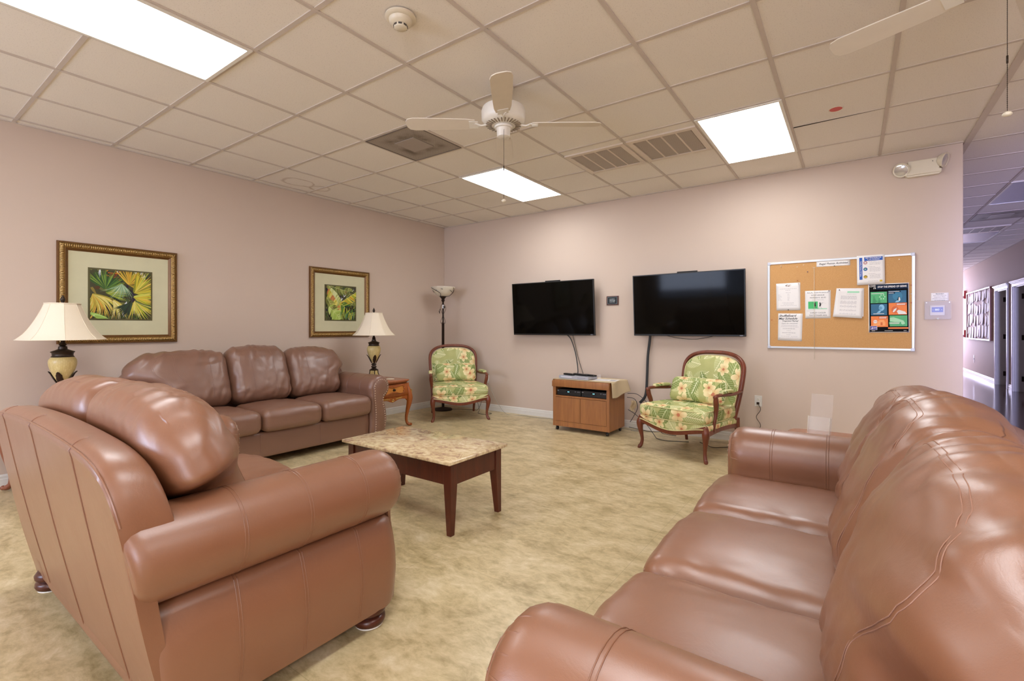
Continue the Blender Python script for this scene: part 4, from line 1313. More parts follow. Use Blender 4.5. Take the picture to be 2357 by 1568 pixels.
# ------------------------------------------------------------------ media cabinet
cx0, cx1, cy0, cy1 = 2.42, 3.155, -0.64, -0.20
def cabinet():
    t = thing('media_cabinet', 'wood-laminate media cabinet on casters under the left television', 'cabinet', ((cx0+cx1)/2, (cy0+cy1)/2, 0))
    hx, hy = (cx1-cx0)/2, (cy1-cy0)/2; O = MAT['oak']
    m = MB()
    m.box(-hx, -hx+0.018, -hy, hy, 0.055, 0.570); m.box(hx-0.018, hx, -hy, hy, 0.055, 0.570)
    m.box(-hx+0.018, hx-0.018, -hy+0.003, hy, 0.055, 0.115); m.box(-hx+0.018, hx-0.018, -hy+0.004, hy, 0.405, 0.424)
    m.box(-hx+0.018, hx-0.018, hy-0.008, hy, 0.115, 0.570)
    m.box(-hx+.018, -hx+0.036, -hy+0.002, -hy+0.02, 0.115, 0.57); m.box(hx-0.036, hx-0.018, -hy+0.002, -hy+0.02, 0.115, 0.57)
    m.build('body', O, t, smooth=0, bevel=0.0015)
    m = MB()
    pr = [(-hx-0.004, 0.530), (-hx-0.004, 0.590), (-hx+0.006, 0.606), (-hx+.03, 0.612), (hx-.03, 0.612), (hx-.006, 0.606), (hx+0.004, 0.590), (hx+0.004, 0.530)]
    m.prism(pr, -0.018, 0.006, T(0, -hy-0.0, 0) @ RX(PI/2) @ Matrix.Diagonal((1, 1, -1, 1)))
    m.box(-hx, hx, -hy+0.007, hy, 0.5705, 0.611)
    m.build('cabinet_top', O, t, smooth=40, bevel=0.002)
    for sx in (-1, 1):
        m = MB(); a, b = (-hx+0.038, -0.002) if sx < 0 else (0.002, hx-0.038)
        m.box(a, b, -hy+0.001, -hy+0.017, 0.118, 0.402); m.build('door', O, t, smooth=0, bevel=0.0015)
    for x in (-hx+0.04, hx-0.04):
        for y in (-hy+0.04, hy-0.04):
            m = MB(); m.lathe([(0.0, -0.012), (0.022, -0.010), (0.024, 0), (0.022, 0.010), (0.0, 0.012)], 20, T(x, y, 0.024) @ RY(PI/2) )
            m.box(x-0.015, x+0.015, y-0.012, y+0.012, 0.044, 0.056)
            m.build('caster', MAT['black'], t, smooth=50)
cabinet()
def cable_box(x0, x1, label):
    t = thing('cable_box', label, 'cable box', ((x0+x1)/2, -0.50, 0.424), group='black cable boxes')
    h = (x1-x0)/2
    m = MB(); m.box(-h, h, -0.11, 0.12, 0.004, 0.072); m.box(-h+.004, h-.004, -0.113, -0.11, 0.030, 0.034); 
    for sx in (-1, 1): m.box(sx*h*.8-.01, sx*h*.8+.01, -.1, -.08, 0, .004); m.box(sx*h*.8-.01, sx*h*.8+.01, .08, .1, 0, .004)
    m.build('housing', MAT['black'], t, smooth=0, bevel=0.002)
    g = MB(); g.box(-0.035, 0.02, -0.1145, -0.111, 0.040, 0.052); g.build('display', MAT['blackglass'], t, smooth=0)
    text_mesh('display_digits', '12:15', 0.012, MAT['cyan'], t, T(-0.004, -0.1149, 0.046) @ RX(PI/2), bold=0.0002)
    g = MB(); g.box(-h+.006, -h+.026, -0.1135, -0.111, 0.052, 0.057); g.box(h-.05, h-.01, -0.1135, -0.111, 0.050, 0.053); g.box(h-.078, h-.068, -0.1135, -0.111, 0.050, 0.056)
    g.build('front_marks', MAT['silver'], t, smooth=0)
MAT['blackglass'] = plain('display_glass', '#0a0c10', 0.15)
MAT['cyan'] = emit_mat('cyan_digits', (0.1, 0.75, 0.95, 1), 1.5)
cable_box(2.462, 2.782, 'black cable box with blue digits on the left of the media cabinet shelf')
cable_box(2.792, 3.112, 'black cable box with blue digits on the right of the media cabinet shelf')
# cloth draped over the cabinet's top
def cloth():
    zt = 0.6145
    def f(u, v):
        # u along x from left overhang to right overhang, v from front to back
        s = -0.16+u*(cx1-cx0+0.16+0.22); y = -0.60+v*0.45-0.04*u
        s += 0.018*math.sin(v*5)
        L = cx1-cx0
        if s < -0.008: x = cx0-0.022-0.008*math.sin(v*9); z = zt-(-0.008-s)
        elif s > L+0.008:
            d = s-L-0.008; x = cx1+0.012+0.25*d*(0.3+0.7*v)+0.012*math.sin(v*7+1); z = zt-d*(0.80-0.12*v)
        else: x = cx0+s; z = zt
        return (x, y, z)
    m = MB(); m.grid(f, 90, 40)
    o = m.build('cabinet_cloth', MAT['cloth'], smooth=180)
    sm = o.modifiers.new('thick', 'SOLIDIFY'); sm.thickness = 0.0022; sm.offset = 1
    tag(o, 'beige cloth draped over the media cabinet, hanging down its right side', 'cloth')
    m = MB()
    def g(u, v):
        x = cx1+0.055+0.012*math.sin(v*7)+0.05*u*(1-.4*v); z = 0.36-0.13*v-0.03*u*math.sin(v*3); y = -0.13-0.015*math.cos(u*9)+0.02*u
        return (x, y, z)
    m.grid(g, 24, 30); o = m.build('hanging_cloth', MAT['cloth'], smooth=180)
    sm = o.modifiers.new('thick', 'SOLIDIFY'); sm.thickness = 0.004
    tag(o, 'beige cloth end bunched among the cables behind the media cabinet', 'cloth')
cloth()
def dvd():
    t = thing('dvd_player', 'silver disc player on the cloth on top of the media cabinet', 'disc player', (2.665, -0.465, 0.6175), rz=-0.03)
    m = MB(); m.box(-0.20, 0.20, -0.11, 0.12, 0.003, 0.040); m.box(-0.17, -.15, -.09, -.07, 0, .003); m.box(0.15, .17, -.09, -.07, 0, .003); m.box(-0.17, -.15, .08, .1, 0, .003); m.box(0.15, .17, .08, .1, 0, .003)
    m.build('housing', MAT['silver'], t, smooth=0, bevel=0.004)
    m = MB(); m.box(-0.17, -0.02, -0.1125, -0.11, 0.020, 0.032); m.build('disc_tray', plain('tray_white', '#d6d6de', 0.3), t, smooth=0)
    m = MB()
    for k in range(6): m.box(0.06+.018*k, 0.07+.018*k, -.1125, -.11, .018, .026)
    m.build('buttons', plain('button_grey', '#8e8e98', .4), t, smooth=0)
dvd()
def remote(x, y, rz, label, L=0.17, w=0.045):
    t = thing('remote_control', label, 'remote control', (x, y, 0.6575), rz, 'black remote controls')
    m = rbox(w, L, 0.022, 0.009, 8, lambda p: p+Vector((0, 0, .011))); m.build('casing', MAT['black'], t, smooth=180)
    m = MB()
    for i in range(3):
        for j in range(5): m.box(-0.012+0.009*i, -0.006+0.009*i, -L*.3+j*L*.13, -L*.3+j*L*.13+.007, 0.022, 0.0235)
    m.build('keypad', plain('rubber_keys', '#55585e', .6), t, smooth=0)
remote(2.56, -0.49, 1.25, 'black remote control at the left end on the silver disc player')
remote(2.655, -0.44, 1.15, 'black remote control second from left on the silver disc player', 0.15)
remote(2.735, -0.475, 1.25, 'black remote control second from right on the silver disc player', 0.19, 0.05)
remote(2.825, -0.47, 1.25, 'black remote control at the right end on the silver disc player', 0.20, 0.05)
m = MB(); m.lathe([(0.020, 0), (0.024, 0.055), (0.0225, 0.055), (0.0185, 0.003)], 20)
tag(m.build('clear_cup', MAT['acrylic'], smooth=50, loc=(2.90, -0.36, 0.6175)), 'small clear plastic cup on the cloth behind the remote controls', 'cup')
m = MB(); m.box(-0.14, 0.14, -0.105, 0.105, 0, 0.0015); 
tp = m.build('notice_sheet', MAT['paper'], smooth=0, loc=(3.015, -0.42, 0.6172), rot=(0, 0, 0.15)); tag(tp, 'white sheet of paper lying on the cloth at the right of the cabinet top', 'paper')
m = MB()
for k in range(7): m.box(-0.11, 0.02+0.01*(k % 3), 0.07-0.02*k, 0.074-0.02*k, 0.0016, 0.0019)
m.box(0.05, 0.12, -0.06, 0.05, 0.0016, 0.0019)
m.build('print', MAT['ink_grey'], tp, smooth=0)

# ------------------------------------------------------------------ televisions
def tv(cx, z0, z1, w, label, cablex):
    h = z1-z0; cz = (z0+z1)/2
    t = thing('television', label, 'television', (cx, -0.125, cz), group='wall-mounted televisions', rot=(math.radians(4.0), 0, 0))
    m = MB(); m.box(-w/2, w/2, -0.012, 0.018, -h/2, h/2); m.box(-w*0.35, w*0.35, 0.018, 0.045, -h*0.35, h*0.3)
    m.build('casing', MAT['black'], t, smooth=0, bevel=0.003)
    m = MB(); m.box(-w/2+0.012, w/2-0.012, -0.0135, -0.0121, -h/2+0.020, h/2-0.012); m.build('screen', MAT['screen'], t, smooth=0)
    text_mesh('maker_name', 'VIZIO', 0.013, MAT['silver'], t, T(w/2-0.045, -0.0125, -h/2+0.0105) @ RX(PI/2), bold=0.0002)
    m = MB(); m.box(-0.10, 0.12, 0.02, 0.05, h/2-0.15, h/2+0.015); m.build('mount_bracket', MAT['black_matte'], t, smooth=0, bevel=0.002)
    m = MB(); m.box(-0.18, 0.18, 0.045, 0.118, -0.12, 0.12, RX(math.radians(-4.0))); m.build('wall_mount', MAT['black_matte'], t, smooth=0)
tv(2.093, 1.138, 1.857, 1.262, 'black flat-screen television on the wall above the media cabinet', 2.3)
tv(3.855, 1.142, 1.860, 1.232, 'black flat-screen television on the wall above the right armchair', 3.5)
# ------------------------------------------------------------------ wall plaque
t = thing('wall_plaque', 'small dark wooden plaque with black plate between the two televisions', 'plaque', (2.916, 0, 1.581))
m = MB(); m.box(-0.080, 0.080, -0.014, 0, -0.058, 0.058); m.build('board', MAT['cherry'], t, smooth=0, bevel=0.004)
m = MB(); m.box(-0.066, 0.066, -0.016, -0.014, -0.046, 0.046); m.build('plate', plain('plaque_plate', '#15181c', 0.25), t, smooth=0)
m = MB()
for a, b, c, d in ((-.063, .063, -.043, -.041), (-.063, .063, .041, .043), (-.063, -.061, -.041, .041), (.061, .063, -.041, .041)): m.box(a, b, -.0165, -.016, c, d)
m.build('plate_border', plain('plaque_border', '#86a4a8', 0.3), t, smooth=0)
for k, (s, z) in enumerate(((0, .018), (1, 0.0), (2, -.018))):
    m = MB(); rnd = random.Random(k+3); x = -0.036
    while x < 0.034:
        wl = rnd.uniform(.003, .0065); m.box(x, x+wl, -.0166, -.0161, z-.0045, z+.0045); x += wl+rnd.choice([.0016, .0016, .005])
    m.build('engraved_line', plain('engraving', '#b9c4c6', .4), t, smooth=0)

# ------------------------------------------------------------------ framed palm prints on the left wall
# local frame: x to the right as seen, z up, -y towards the viewer; turned to face +X
def framed(label, cy, cz, W, Hh, seed, kind):
    t = thing('framed_picture', label, 'picture', (0.0, cy, cz), PI/2, 'framed palm leaf pictures')
    fwid = 0.072
    # mitred moulding: smooth brown outer and inner lips, carved gilt band between them
    lips = [[(0.0, 0.0), (0.0, 0.024), (0.004, 0.030), (0.010, 0.030), (0.014, 0.024), (0.014, 0.0)],
            [(0.050, 0.0), (0.050, 0.024), (0.054, 0.027), (0.060, 0.022), (0.066, 0.016), (fwid, 0.012), (fwid, 0.0)]]
    band = [(0.0135, 0.0)]+[(0.0135+0.0375*k/14, 0.024+0.011*math.sin(PI*k/14)) for k in range(15)]+[(0.051, 0.0)]
    for sd in range(4):
        L = W if sd % 2 == 0 else Hh; Hf = (Hh if sd % 2 == 0 else W)/2
        def side(prof, n, carved):
            rings = []
            for i in range(n+1):
                f = i/n; ring = []
                for q, (a, dpt) in enumerate(prof):
                    s = (-L/2+L*f)*(L/2-a)/(L/2)
                    rel = 0
                    if carved and 0 < q < len(prof)-1:
                        ph = (s/0.056) % 1.0; c = (a-0.032)/0.019
                        # rounded bead, then curling leaf ribs
                        bead = max(0, 1-((ph-0.12)/0.10)**2-(c/0.62)**2)
                        leaf = abs(math.sin((ph*4.4+0.55*c*c)*PI))**0.7 if ph > 0.24 else 0.25
                        env = 1-abs(c)**3
                        rel = (0.0045*bead**.5 if bead > 0 else 0.0042*(leaf-0.6))*env
                    ring.append((s, -(dpt+rel), -Hf+a))
                rings.append(ring)
            return rings
        M = RY(sd*PI/2)
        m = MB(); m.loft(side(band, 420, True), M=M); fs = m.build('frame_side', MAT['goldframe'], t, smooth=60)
        for lp in lips:
            m = MB(); m.loft(side(lp, 1, False), M=M); m.build('lip', MAT['frame_brown'], fs, smooth=40)
    m = MB()
    e = fwid-0.006
    ow, oh = W/2-e, Hh/2-e; iw, ih = 0.232, 0.228
    m.box(-ow, ow, -0.010, -0.004, -oh, oh)
    m.build('mat_board', MAT['mat_board'], t, smooth=0)
    m = MB(); m.box(-iw, iw, -0.0125, -0.0101, -ih, ih); m.build('inner_mat', MAT['olive'], t, smooth=0)
    iw -= 0.013; ih -= 0.013
    R = random.Random(seed); mb = MB(); cols = []; z = [0.0129]
    def add(pts, col):
        # clip to the picture opening
        def clip(poly, ax, lim, keep):
            out = []
            for i in range(len(poly)):
                a, b = poly[i-1], poly[i]
                ia, ib = keep(a[ax], lim), keep(b[ax], lim)
                if ia != ib:
                    f = (lim-a[ax])/(b[ax]-a[ax]); out.append((a[0]+(b[0]-a[0])*f, a[1]+(b[1]-a[1])*f))
                if ib: out.append(b)
            return out
        P = pts
        for ax, lim, kp in ((0, -iw, lambda v, l: v >= l), (0, iw, lambda v, l: v <= l), (1, -ih, lambda v, l: v >= l), (1, ih, lambda v, l: v <= l)):
            P = clip(P, ax, lim, kp)
            if len(P) < 3: return
        z[0] += 0.0000035
        mb.add([(x, -z[0], y) for x, y in P], [tuple(range(len(P)))]); cols.append(lin(col))
    def blade(x0, y0, ang, L, wd, col, bend=0.0, tip=0.15):
        n = 6; lft = []; rgt = []
        x, y, a = x0, y0, ang
        for i in range(n+1):
            f = i/n; w = wd*(math.sin(PI*min(1, f*0.75+.2))**0.8)*(1-f*(1-tip))
            lft.append((x-math.sin(a)*w, y+math.cos(a)*w)); rgt.append((x+math.sin(a)*w, y-math.cos(a)*w))
            x += math.cos(a)*L/n; y += math.sin(a)*L/n; a += bend/n
        for i in range(n): add([lft[i], lft[i+1], rgt[i+1], rgt[i]], col)
    add([(-iw, -ih), (iw, -ih), (iw, ih), (-iw, ih)], '#4b4a33')
    S = 2*iw
    dark = ['#23271e', '#2c3524', '#3b4a2c', '#33293a', '#4a5a38', '#5a3f28']
    for k in range(170):
        blade(R.uniform(-iw, iw), R.uniform(-ih, ih), R.uniform(0, 6.28), R.uniform(.04, .12), R.uniform(.006, .02), R.choice(dark+['#6b6e3e', '#41562e', '#7b7d45', '#55663a', '#8a7a3c']), R.uniform(-1, 1))
    if kind == 0:
        for x, y, w in ((-0.155, 0.17, .02), (0.155, 0.17, .03), (0.10, 0.20, .02), (0.03, -0.10, .028), (0.02, -0.17, .02), (0.12, -0.13, .022), (-.02, .2, .015)):
            for k in range(4): blade(x+R.uniform(-.012, .012), y+R.uniform(-.02, .02), R.choice([1.4, -1.5]), R.uniform(.03, .06), w*.5, '#d8dce2')
        for k in range(26): blade(-0.06+R.uniform(-.07, .09), 0.17+R.uniform(-.03, .04), R.uniform(-.6, .9), R.uniform(.03, .07), .008, R.choice(['#a85f26', '#c27f2e', '#7a3d2c', '#b8862e']))
        def fan(x, y, a0, a1, n, L0, L1, wd, pal, bend=0):
            n = int(n*1.7)
            for k in range(n):
                a = a0+(a1-a0)*(k+R.random()*.6)/n
                blade(x, y, a, R.uniform(L0, L1)*1.25, wd*R.uniform(.7, 1.2), R.choice(pal), bend*R.uniform(.6, 1.3))
        green = ['#3f6132', '#517a38', '#6c8c3a', '#2e4a2a', '#86a045']
        yel = ['#b5b532', '#cdbf3c', '#d8b648', '#9aa832', '#e0c964', '#c4cb5a']
        fan(-0.12, 0.05, 0.35, 2.6, 26, .10, .17, .008, green)
        fan(0.05, 0.10, -0.6, 2.3, 24, .10, .16, .009, ['#8a8a2a', '#c49a34', '#d9b545', '#6f5f2c', '#b3a838'])
        fan(0.09, 0.03, -0.3, 1.5, 26, .12, .20, .009, yel+['#8f8f30', '#6d6a2c'])
        fan(0.09, -0.01, -0.9, 0.35, 14, .10, .17, .009, yel)
        fan(-0.11, 0.02, -0.6, 0.8, 20, .09, .13, .010, ['#93a63a', '#b4b83f', '#6f8a34', '#55752f'])
        fan(0.0, 0.10, -2.6, -0.7, 22, .08, .14, .004, ['#a7c19a', '#8fb088', '#c9d6b4', '#6d936a'], -.5)
        fan(-0.20, 0.00, -1.9, -0.15, 34, .15, .24, .007, ['#d8c35c', '#c8b24a', '#e6d98c', '#d9a648', '#a3983a', '#bfc159'], -0.9)
        fan(-0.06, -0.05, -1.5, -0.5, 14, .10, .16, .006, ['#d8c86a', '#c7bd52', '#e3dda0'], -.5)
        fan(0.10, -0.05, -2.2, -0.4, 26, .09, .18, .008, ['#c8c242', '#dcc85c', '#a9b33c', '#e4d88a', '#5d6e3a'], .3)
        fan(0.07, -0.07, -2.8, -1.7, 14, .08, .14, .012, ['#2f4030', '#3d5238', '#2b302c'])
        for k in range(5): blade(-0.22+.01*k, -0.17-.008*k, -.15, .11, .014, R.choice(['#a9cf6a', '#9cc05c', '#b8d98a']), -.25)
    else:
        for x, y in ((-0.02, .02), (0.0, 0.05), (.03, .07), (-.02, -.08), (.04, -.10), (.15, .16), (.12, .10), (-.1, .0), (.12, -.2), (0.03, -.2)):
            for k in range(2): blade(x+R.uniform(-.02, .02), y+R.uniform(-.02, .02), R.choice([1.2, 1.8, .8]), R.uniform(.03, .06), .006, '#dfe6ea')
        def banana(x, y, a, L, wd, pal, sides=(1, -1), n=16, bend=0.0):
            aa = a; wd *= 1.25; n = int(n*1.5)
            for k in range(n):
                f = k/n; w = wd*math.sin(PI*(0.15+0.8*f))**.6
                for s in sides:
                    if R.random() < .12: continue
                    blade(x, y, aa+s*R.uniform(1.0, 1.35), w*R.uniform(.8, 1.1), L/n*1.0, R.choice(pal), -s*0.3, 0.5)
                blade(x, y, aa, L/n*1.3, .0028, '#d8dc9a')
                x += math.cos(aa)*L/n; y += math.sin(aa)*L/n; aa += bend/n
        for q in ((-.2, -.02, .9, .2), (-.1, -.12, -.9, .2), (.1, .2, -1.2, .2), (.02, -.05, -1.9, .25), (.2, .05, -2.2, .25), (-.22, .22, -.2, .3)): banana(q[0], q[1], q[2], q[3], .08, ['#6f7a3c', '#8a9148', '#7d6a40', '#5a6a38', '#9aa35a'])
        P1 = ['#c6cf86', '#b7bf6c', '#d5dca0', '#a3ad55']; P2 = ['#cfc352', '#b9b540', '#d9ce6a', '#c98a4e', '#bf7a48']
        banana(-0.17, 0.20, -0.5, .40, .11, P1, (-1,), bend=-1.0)
        banana(-0.17, 0.17, -0.95, .34, .12, P2, (-1,), 12)
        banana(-0.21, 0.06, -1.0, .30, .06, ['#8f9448', '#a5a856', '#757a3c'])
        banana(-0.17, -0.05, -0.8, .22, .09, ['#b2c86a', '#a4bd58', '#c2d57e'], (-1, 1), 10)
        banana(-0.03, -0.0, 0.55, .30, .09, ['#c3c23e', '#d4b93c', '#a8b43a', '#d8d052', '#c8902e'], (-1,), 16)
        banana(0.0, -0.01, -0.75, .22, .10, ['#5c8438', '#7b9a3a', '#a9b83c', '#3f6a34', '#c3bb3e'], (-1, 1), 12)
        for k in range(14): blade(0.10+R.uniform(-.05, .09), -0.02-R.uniform(0, .06), -1.55, R.uniform(.05, .1), .012, R.choice(['#2c2c20', '#3a3a26', '#24261f']))
        for k in range(26): blade(-0.02+R.uniform(0, .22), -0.11-R.uniform(0, .04), -1.55+R.uniform(-.3, .2), R.uniform(.06, .11), .006, R.choice(['#5f8a6e', '#78a078', '#8a9a3a', '#a9a83c', '#e4e8e0', '#4e6b3a']))
    mb.build('print', MAT['painting'], t, smooth=0, colors=cols, recalc=False)
    m = MB(); m.box(-ow, ow, -0.0165, -0.0155, -oh, oh)
    return t
framed('gold-framed picture of yellow fan palms above the left end of the far sofa', -4.18, 1.530, 0.862, 0.862, 11, 0)
framed('gold-framed picture of banana leaves on the wall behind the corner table lamp', -1.918, 1.553, 0.872, 0.866, 23, 1)

# ------------------------------------------------------------------ corkboard and its papers (back wall, faces -y)
def wbox(mb, x0, x1, z0, z1, y0, y1): mb.box(x0, x1, y1, y0, z0, z1); return mb
t = thing('corkboard', 'corkboard with aluminium frame on the pink wall right of the televisions', 'corkboard', (5.256, 0, 1.470))
hx, hz, e = 0.592, 0.446, 0.020
m = MB(); m.box(-hx+e, hx-e, -0.012, 0, -hz+e, hz-e); m.build('cork', MAT['cork'], t, smooth=0)
m = MB()
for a, b, c, d in ((-hx, hx, -hz, -hz+e), (-hx, hx, hz-e, hz), (-hx, -hx+e, -hz+e, hz-e), (hx-e, hx, -hz+e, hz-e)):
    m.box(a, b, -0.020, 0, c, d)
m.build('frame', MAT['alu'], t, smooth=0, bevel=0.003)
m = MB()
for sx in (-1, 1):
    for sz in (-1, 1): m.box(sx*(hx-.012)-.015, sx*(hx-.012)+.015, -.022, -.0, sz*(hz-.012)-.015, sz*(hz-.012)+.015)
m.build('corner_cap', MAT['silver'], t, smooth=0, bevel=0.003)

YC = -0.0125
layer = [0]
def sheet(name, label, cat, corners, y=YC, thick=0.0006, mat=None, group=None, curl=0.0):
    """a paper given by its four corners (x, z) on the board, top-left first, clockwise; returns root, local map"""
    cx = sum(c[0] for c in corners)/4; cz = sum(c[1] for c in corners)/4
    t = thing(name, label, cat, (cx, y, cz), group=group)
    m = MB(); L = [(c[0]-cx, c[1]-cz) for c in corners]
    def f(u, v):
        a = Vector(L[0]).lerp(Vector(L[1]), u); b = Vector(L[3]).lerp(Vector(L[2]), u); p = a.lerp(b, v)
        return (p.x, -thick-curl*(v**3)-curl*.4*abs(u-.5)**2, p.y)
    m.grid(f, 8, 8); n = len(m.v)
    o = m.build('page', mat or MAT['paper'], t, smooth=180, recalc=False)
    sm = o.modifiers.new('thick', 'SOLIDIFY'); sm.thickness = thick*0.9; sm.offset = -1
    def P(u, v, d=0.0006):
        p = Vector(f(u, v)); return Vector((p.x, p.y-d, p.z))
    return t, P
def lines(t, P, rows, mat, name='text_line', seed=1):
    R = random.Random(seed)
    m = MB()
    for (v, u0, u1, h) in rows:
        u = u0
        while u < u1-0.01:
            w = min(R.uniform(.03, .10), u1-u)
            a, b, c, d = P(u, v-h/2), P(u+w, v-h/2), P(u+w, v+h/2), P(u, v+h/2); m.add([a, b, c, d], [(3, 2, 1, 0)]); u += w+.015
    return m.build(name, mat, t, smooth=0, recalc=False)
def rect(t, P, u0, u1, v0, v1, mat, name, d=0.0006):
    m = MB(); m.add([P(u0, v0, d), P(u1, v0, d), P(u1, v1, d), P(u0, v1, d)], [(3, 2, 1, 0)]); return m.build(name, mat, t, smooth=0, recalc=False)
def words(t, P, s, u, v, size, mat, shear=0.0, bold=0.0, name='lettering', d=0.0009, rot=0.0, xs=1.0):
    p = P(u, v, d); return text_mesh(name, s, size, mat, t, T(p.x, p.y, p.z) @ RX(PI/2) @ RZ(rot), shear=shear, bold=bold, depth=0.0001, xscale=xs)
K, G_ = MAT['ink'], MAT['ink_grey']
# title strip
t, P = sheet('title_strip', 'long white paper strip with script lettering at the top of the corkboard', 'notice', [(5.095, 1.897), (5.370, 1.892), (5.371, 1.840), (5.096, 1.842)])
words(t, P, 'Regal Pointe Activities', .5, .5, 0.026, K, shear=0.35, bold=0.0004)
# menu-like notice
t, P = sheet('notice', 'white notice with small print at the upper left of the corkboard', 'notice', [(4.740, 1.694), (4.956, 1.696), (4.958, 1.414), (4.744, 1.414)], group='papers pinned on the corkboard')
m = MB(); 
for k in range(40):
    R = random.Random(k); a = R.uniform(0, 6.28); rr_ = R.uniform(.01, .035); p = P(.5+rr_*1.6*math.cos(a)*2.2, .09+rr_*.9*math.sin(a)*1.2)
    m.box(p.x-.003, p.x+.003, p.y, p.y+.0003, p.z-.0012, p.z+.0012)
m.build('emblem', MAT['frame_brown'], t, smooth=0)
lines(t, P, [(.21, .16, .86, .012), (.26, .38, .6, .012), (.35, .40, .62, .012)]+[(.42+.04*k, .07, .18+.03*(k % 3), .01) for k in range(6)]+[(.40+.04*k, .47, .56, .01) for k in range(7)]+[(.72, .25, .75, .012), (.77, .3, .72, .012), (.82, .18, .85, .012)], G_)
# shuffleboard schedule
t, P = sheet('schedule', 'white shuffleboard schedule at the lower left of the corkboard', 'notice', [(4.760, 1.385), (4.978, 1.380), (4.969, 1.099), (4.756, 1.106)], group='papers pinned on the corkboard')
words(t, P, 'Shuffleboard', .38, .085, 0.030, K, .35, .0006); words(t, P, 'May Schedule', .40, .19, 0.030, K, .35, .0006)
words(t, P, 'Organized Playing!', .50, .275, 0.019, K, .35, .0003); words(t, P, 'Open for everyone!', .47, .365, 0.018, MAT['ink_mid'], .35)
lines(t, P, [(.44, .14, .82, .012), (.49, .12, .85, .012), (.56, .2, .72, .02), (.635, .36, .54, .012), (.71, .18, .74, .02), (.78, .36, .55, .012), (.84, .12, .5, .012), (.84, .55, .82, .010), (.89, .08, .88, .010)], G_, seed=4)
# golf league
t, P = sheet('golf_flyer', 'white golf league flyer with a green golfer drawing on the corkboard', 'flyer', [(4.998, 1.607), (5.214, 1.606), (5.214, 1.330), (5.000, 1.329)], group='papers pinned on the corkboard')
words(t, P, 'REGAL POINTE EAGLES', .5, .075, .0175, K); words(t, P, 'GOLF LEAGUE', .5, .165, .0175, K); words(t, P, 'MONDAYS  $5.00', .5, .255, .0175, K); words(t, P, '(PLUS GREEN FEE)', .5, .335, .0125, G_)
MAT['gr'] = plain('print_green', '#46b86a', .6); MAT['gr2'] = plain('print_pale_green', '#9ad6b0', .6)
rect(t, P, .12, .5, .39, .67, MAT['gr'], 'green_panel'); rect(t, P, .12, .86, .64, .67, MAT['gr2'], 'grass_strip', .0008)
def golfer(u0, flip):
    m = MB(); s = -1 if flip else 1
    def tb(pts, r):
        m.tube([tuple(P(u0+s*a, b, .0012)) for a, b in pts], r, 5, flat=.15)
    tb([(0, .45), (.02, .50), (.0, .56)], .007); tb([(0, .56), (-.05, .61), (-.08, .655)], .004); tb([(0, .56), (.05, .60), (.09, .655)], .004)
    tb([(.01, .47), (.08, .46), (.12, .43)], .0035); tb([(.12, .43), (.20, .46), (.26, .47)], .0012); tb([(0, .42), (0, .435)], .006)
    m.build('golfer', K, t, smooth=180)
golfer(.40, True); golfer(.58, False)
words(t, P, 'CONTACT:', .19, .725, .012, G_); words(t, P, 'SHIRLEY CAGLER', .5, .80, .0175, K); words(t, P, 'TEXT (724)689-4656', .5, .89, .0175, K)
# stack of stapled pages
t, P = sheet('stapled_pages', 'thick stack of stapled white pages hanging loosely in the middle of the corkboard', 'papers', [(5.262, 1.621), (5.474, 1.612), (5.463, 1.325), (5.232, 1.344)], y=YC-.006, curl=0.010, group='papers pinned on the corkboard')
m = MB()
for k in range(4):
    c = [(5.262-5.358, .146), (5.478-5.358, .137), (5.474-5.358-.004*k, -.133), (5.236-5.358, -.128)]
    m.add([(c[0][0]+.002*k, .0012*k+.001, c[0][1]), (c[1][0], .0012*k+.001, c[1][1]), (c[2][0], .0008*k-.001, c[2][1]), (c[3][0]+.004*k, .0008*k-.001, c[3][1])], [(3, 2, 1, 0)])
o = m.build('under_pages', MAT['paper'], t, smooth=0, recalc=False); sm = o.modifiers.new('t', 'SOLIDIFY'); sm.thickness = .0004
rect(t, P, .42, .86, .10, .155, MAT['gr2'], 'green_banner')
lines(t, P, [(.2, .4, .75, .01)]+[(.26+.022*k, .2, .78, .009) for k in range(30) if k not in (6, 7, 14, 20, 24)], G_, seed=8)
# best practices flyer
t, P = sheet('advice_flyer', 'white flyer with blue banners and round pictures at the upper right of the corkboard', 'flyer', [(5.422, 1.922), (5.633, 1.922), (5.636, 1.647), (5.425, 1.642)], y=-0.0215, group='papers pinned on the corkboard')
MAT['blue'] = plain('print_blue', '#1c56b0', .6); MAT['tan'] = plain('print_tan', '#c9a86a', .6); MAT['pinkp'] = plain('print_pink', '#c8898f', .6)
rect(t, P, .27, .93, .06, .19, MAT['blue'], 'blue_banner'); rect(t, P, .09, .20, .07, .82, MAT['blue'], 'side_banner')
words(t, P, 'BEST PRACTICES FOR', .6, .095, .0125, MAT['paper'], bold=.0003, d=.0014); words(t, P, 'POOL PATRONS', .6, .15, .0125, MAT['paper'], bold=.0003, d=.0014)
words(t, P, 'Healthy Homes / RV Parks', .145, .45, .0135, MAT['paper'], d=.0014, rot=-PI/2, bold=.0002)
for k, (v, mt) in enumerate(((.25, MAT['pinkp']), (.47, MAT['blue']), (.73, MAT['tan']))):
    p = P(.31, v, .0010); mm = MB(); mm.lathe([(.0115, 0), (.0125, .0004), (.0155, .0004), (.0155, 0)], 24, T(p.x, p.y, p.z) @ RX(PI/2)); mm.build('round_picture', mt, t, smooth=0)
    mm = MB(); mm.sphere((p.x, p.y, p.z), .0085, 14, 8, sc=(1, .05, .8)); mm.build('picture_detail', [MAT['paper'], MAT['gr2'], MAT['yellow']][k], t, smooth=180)
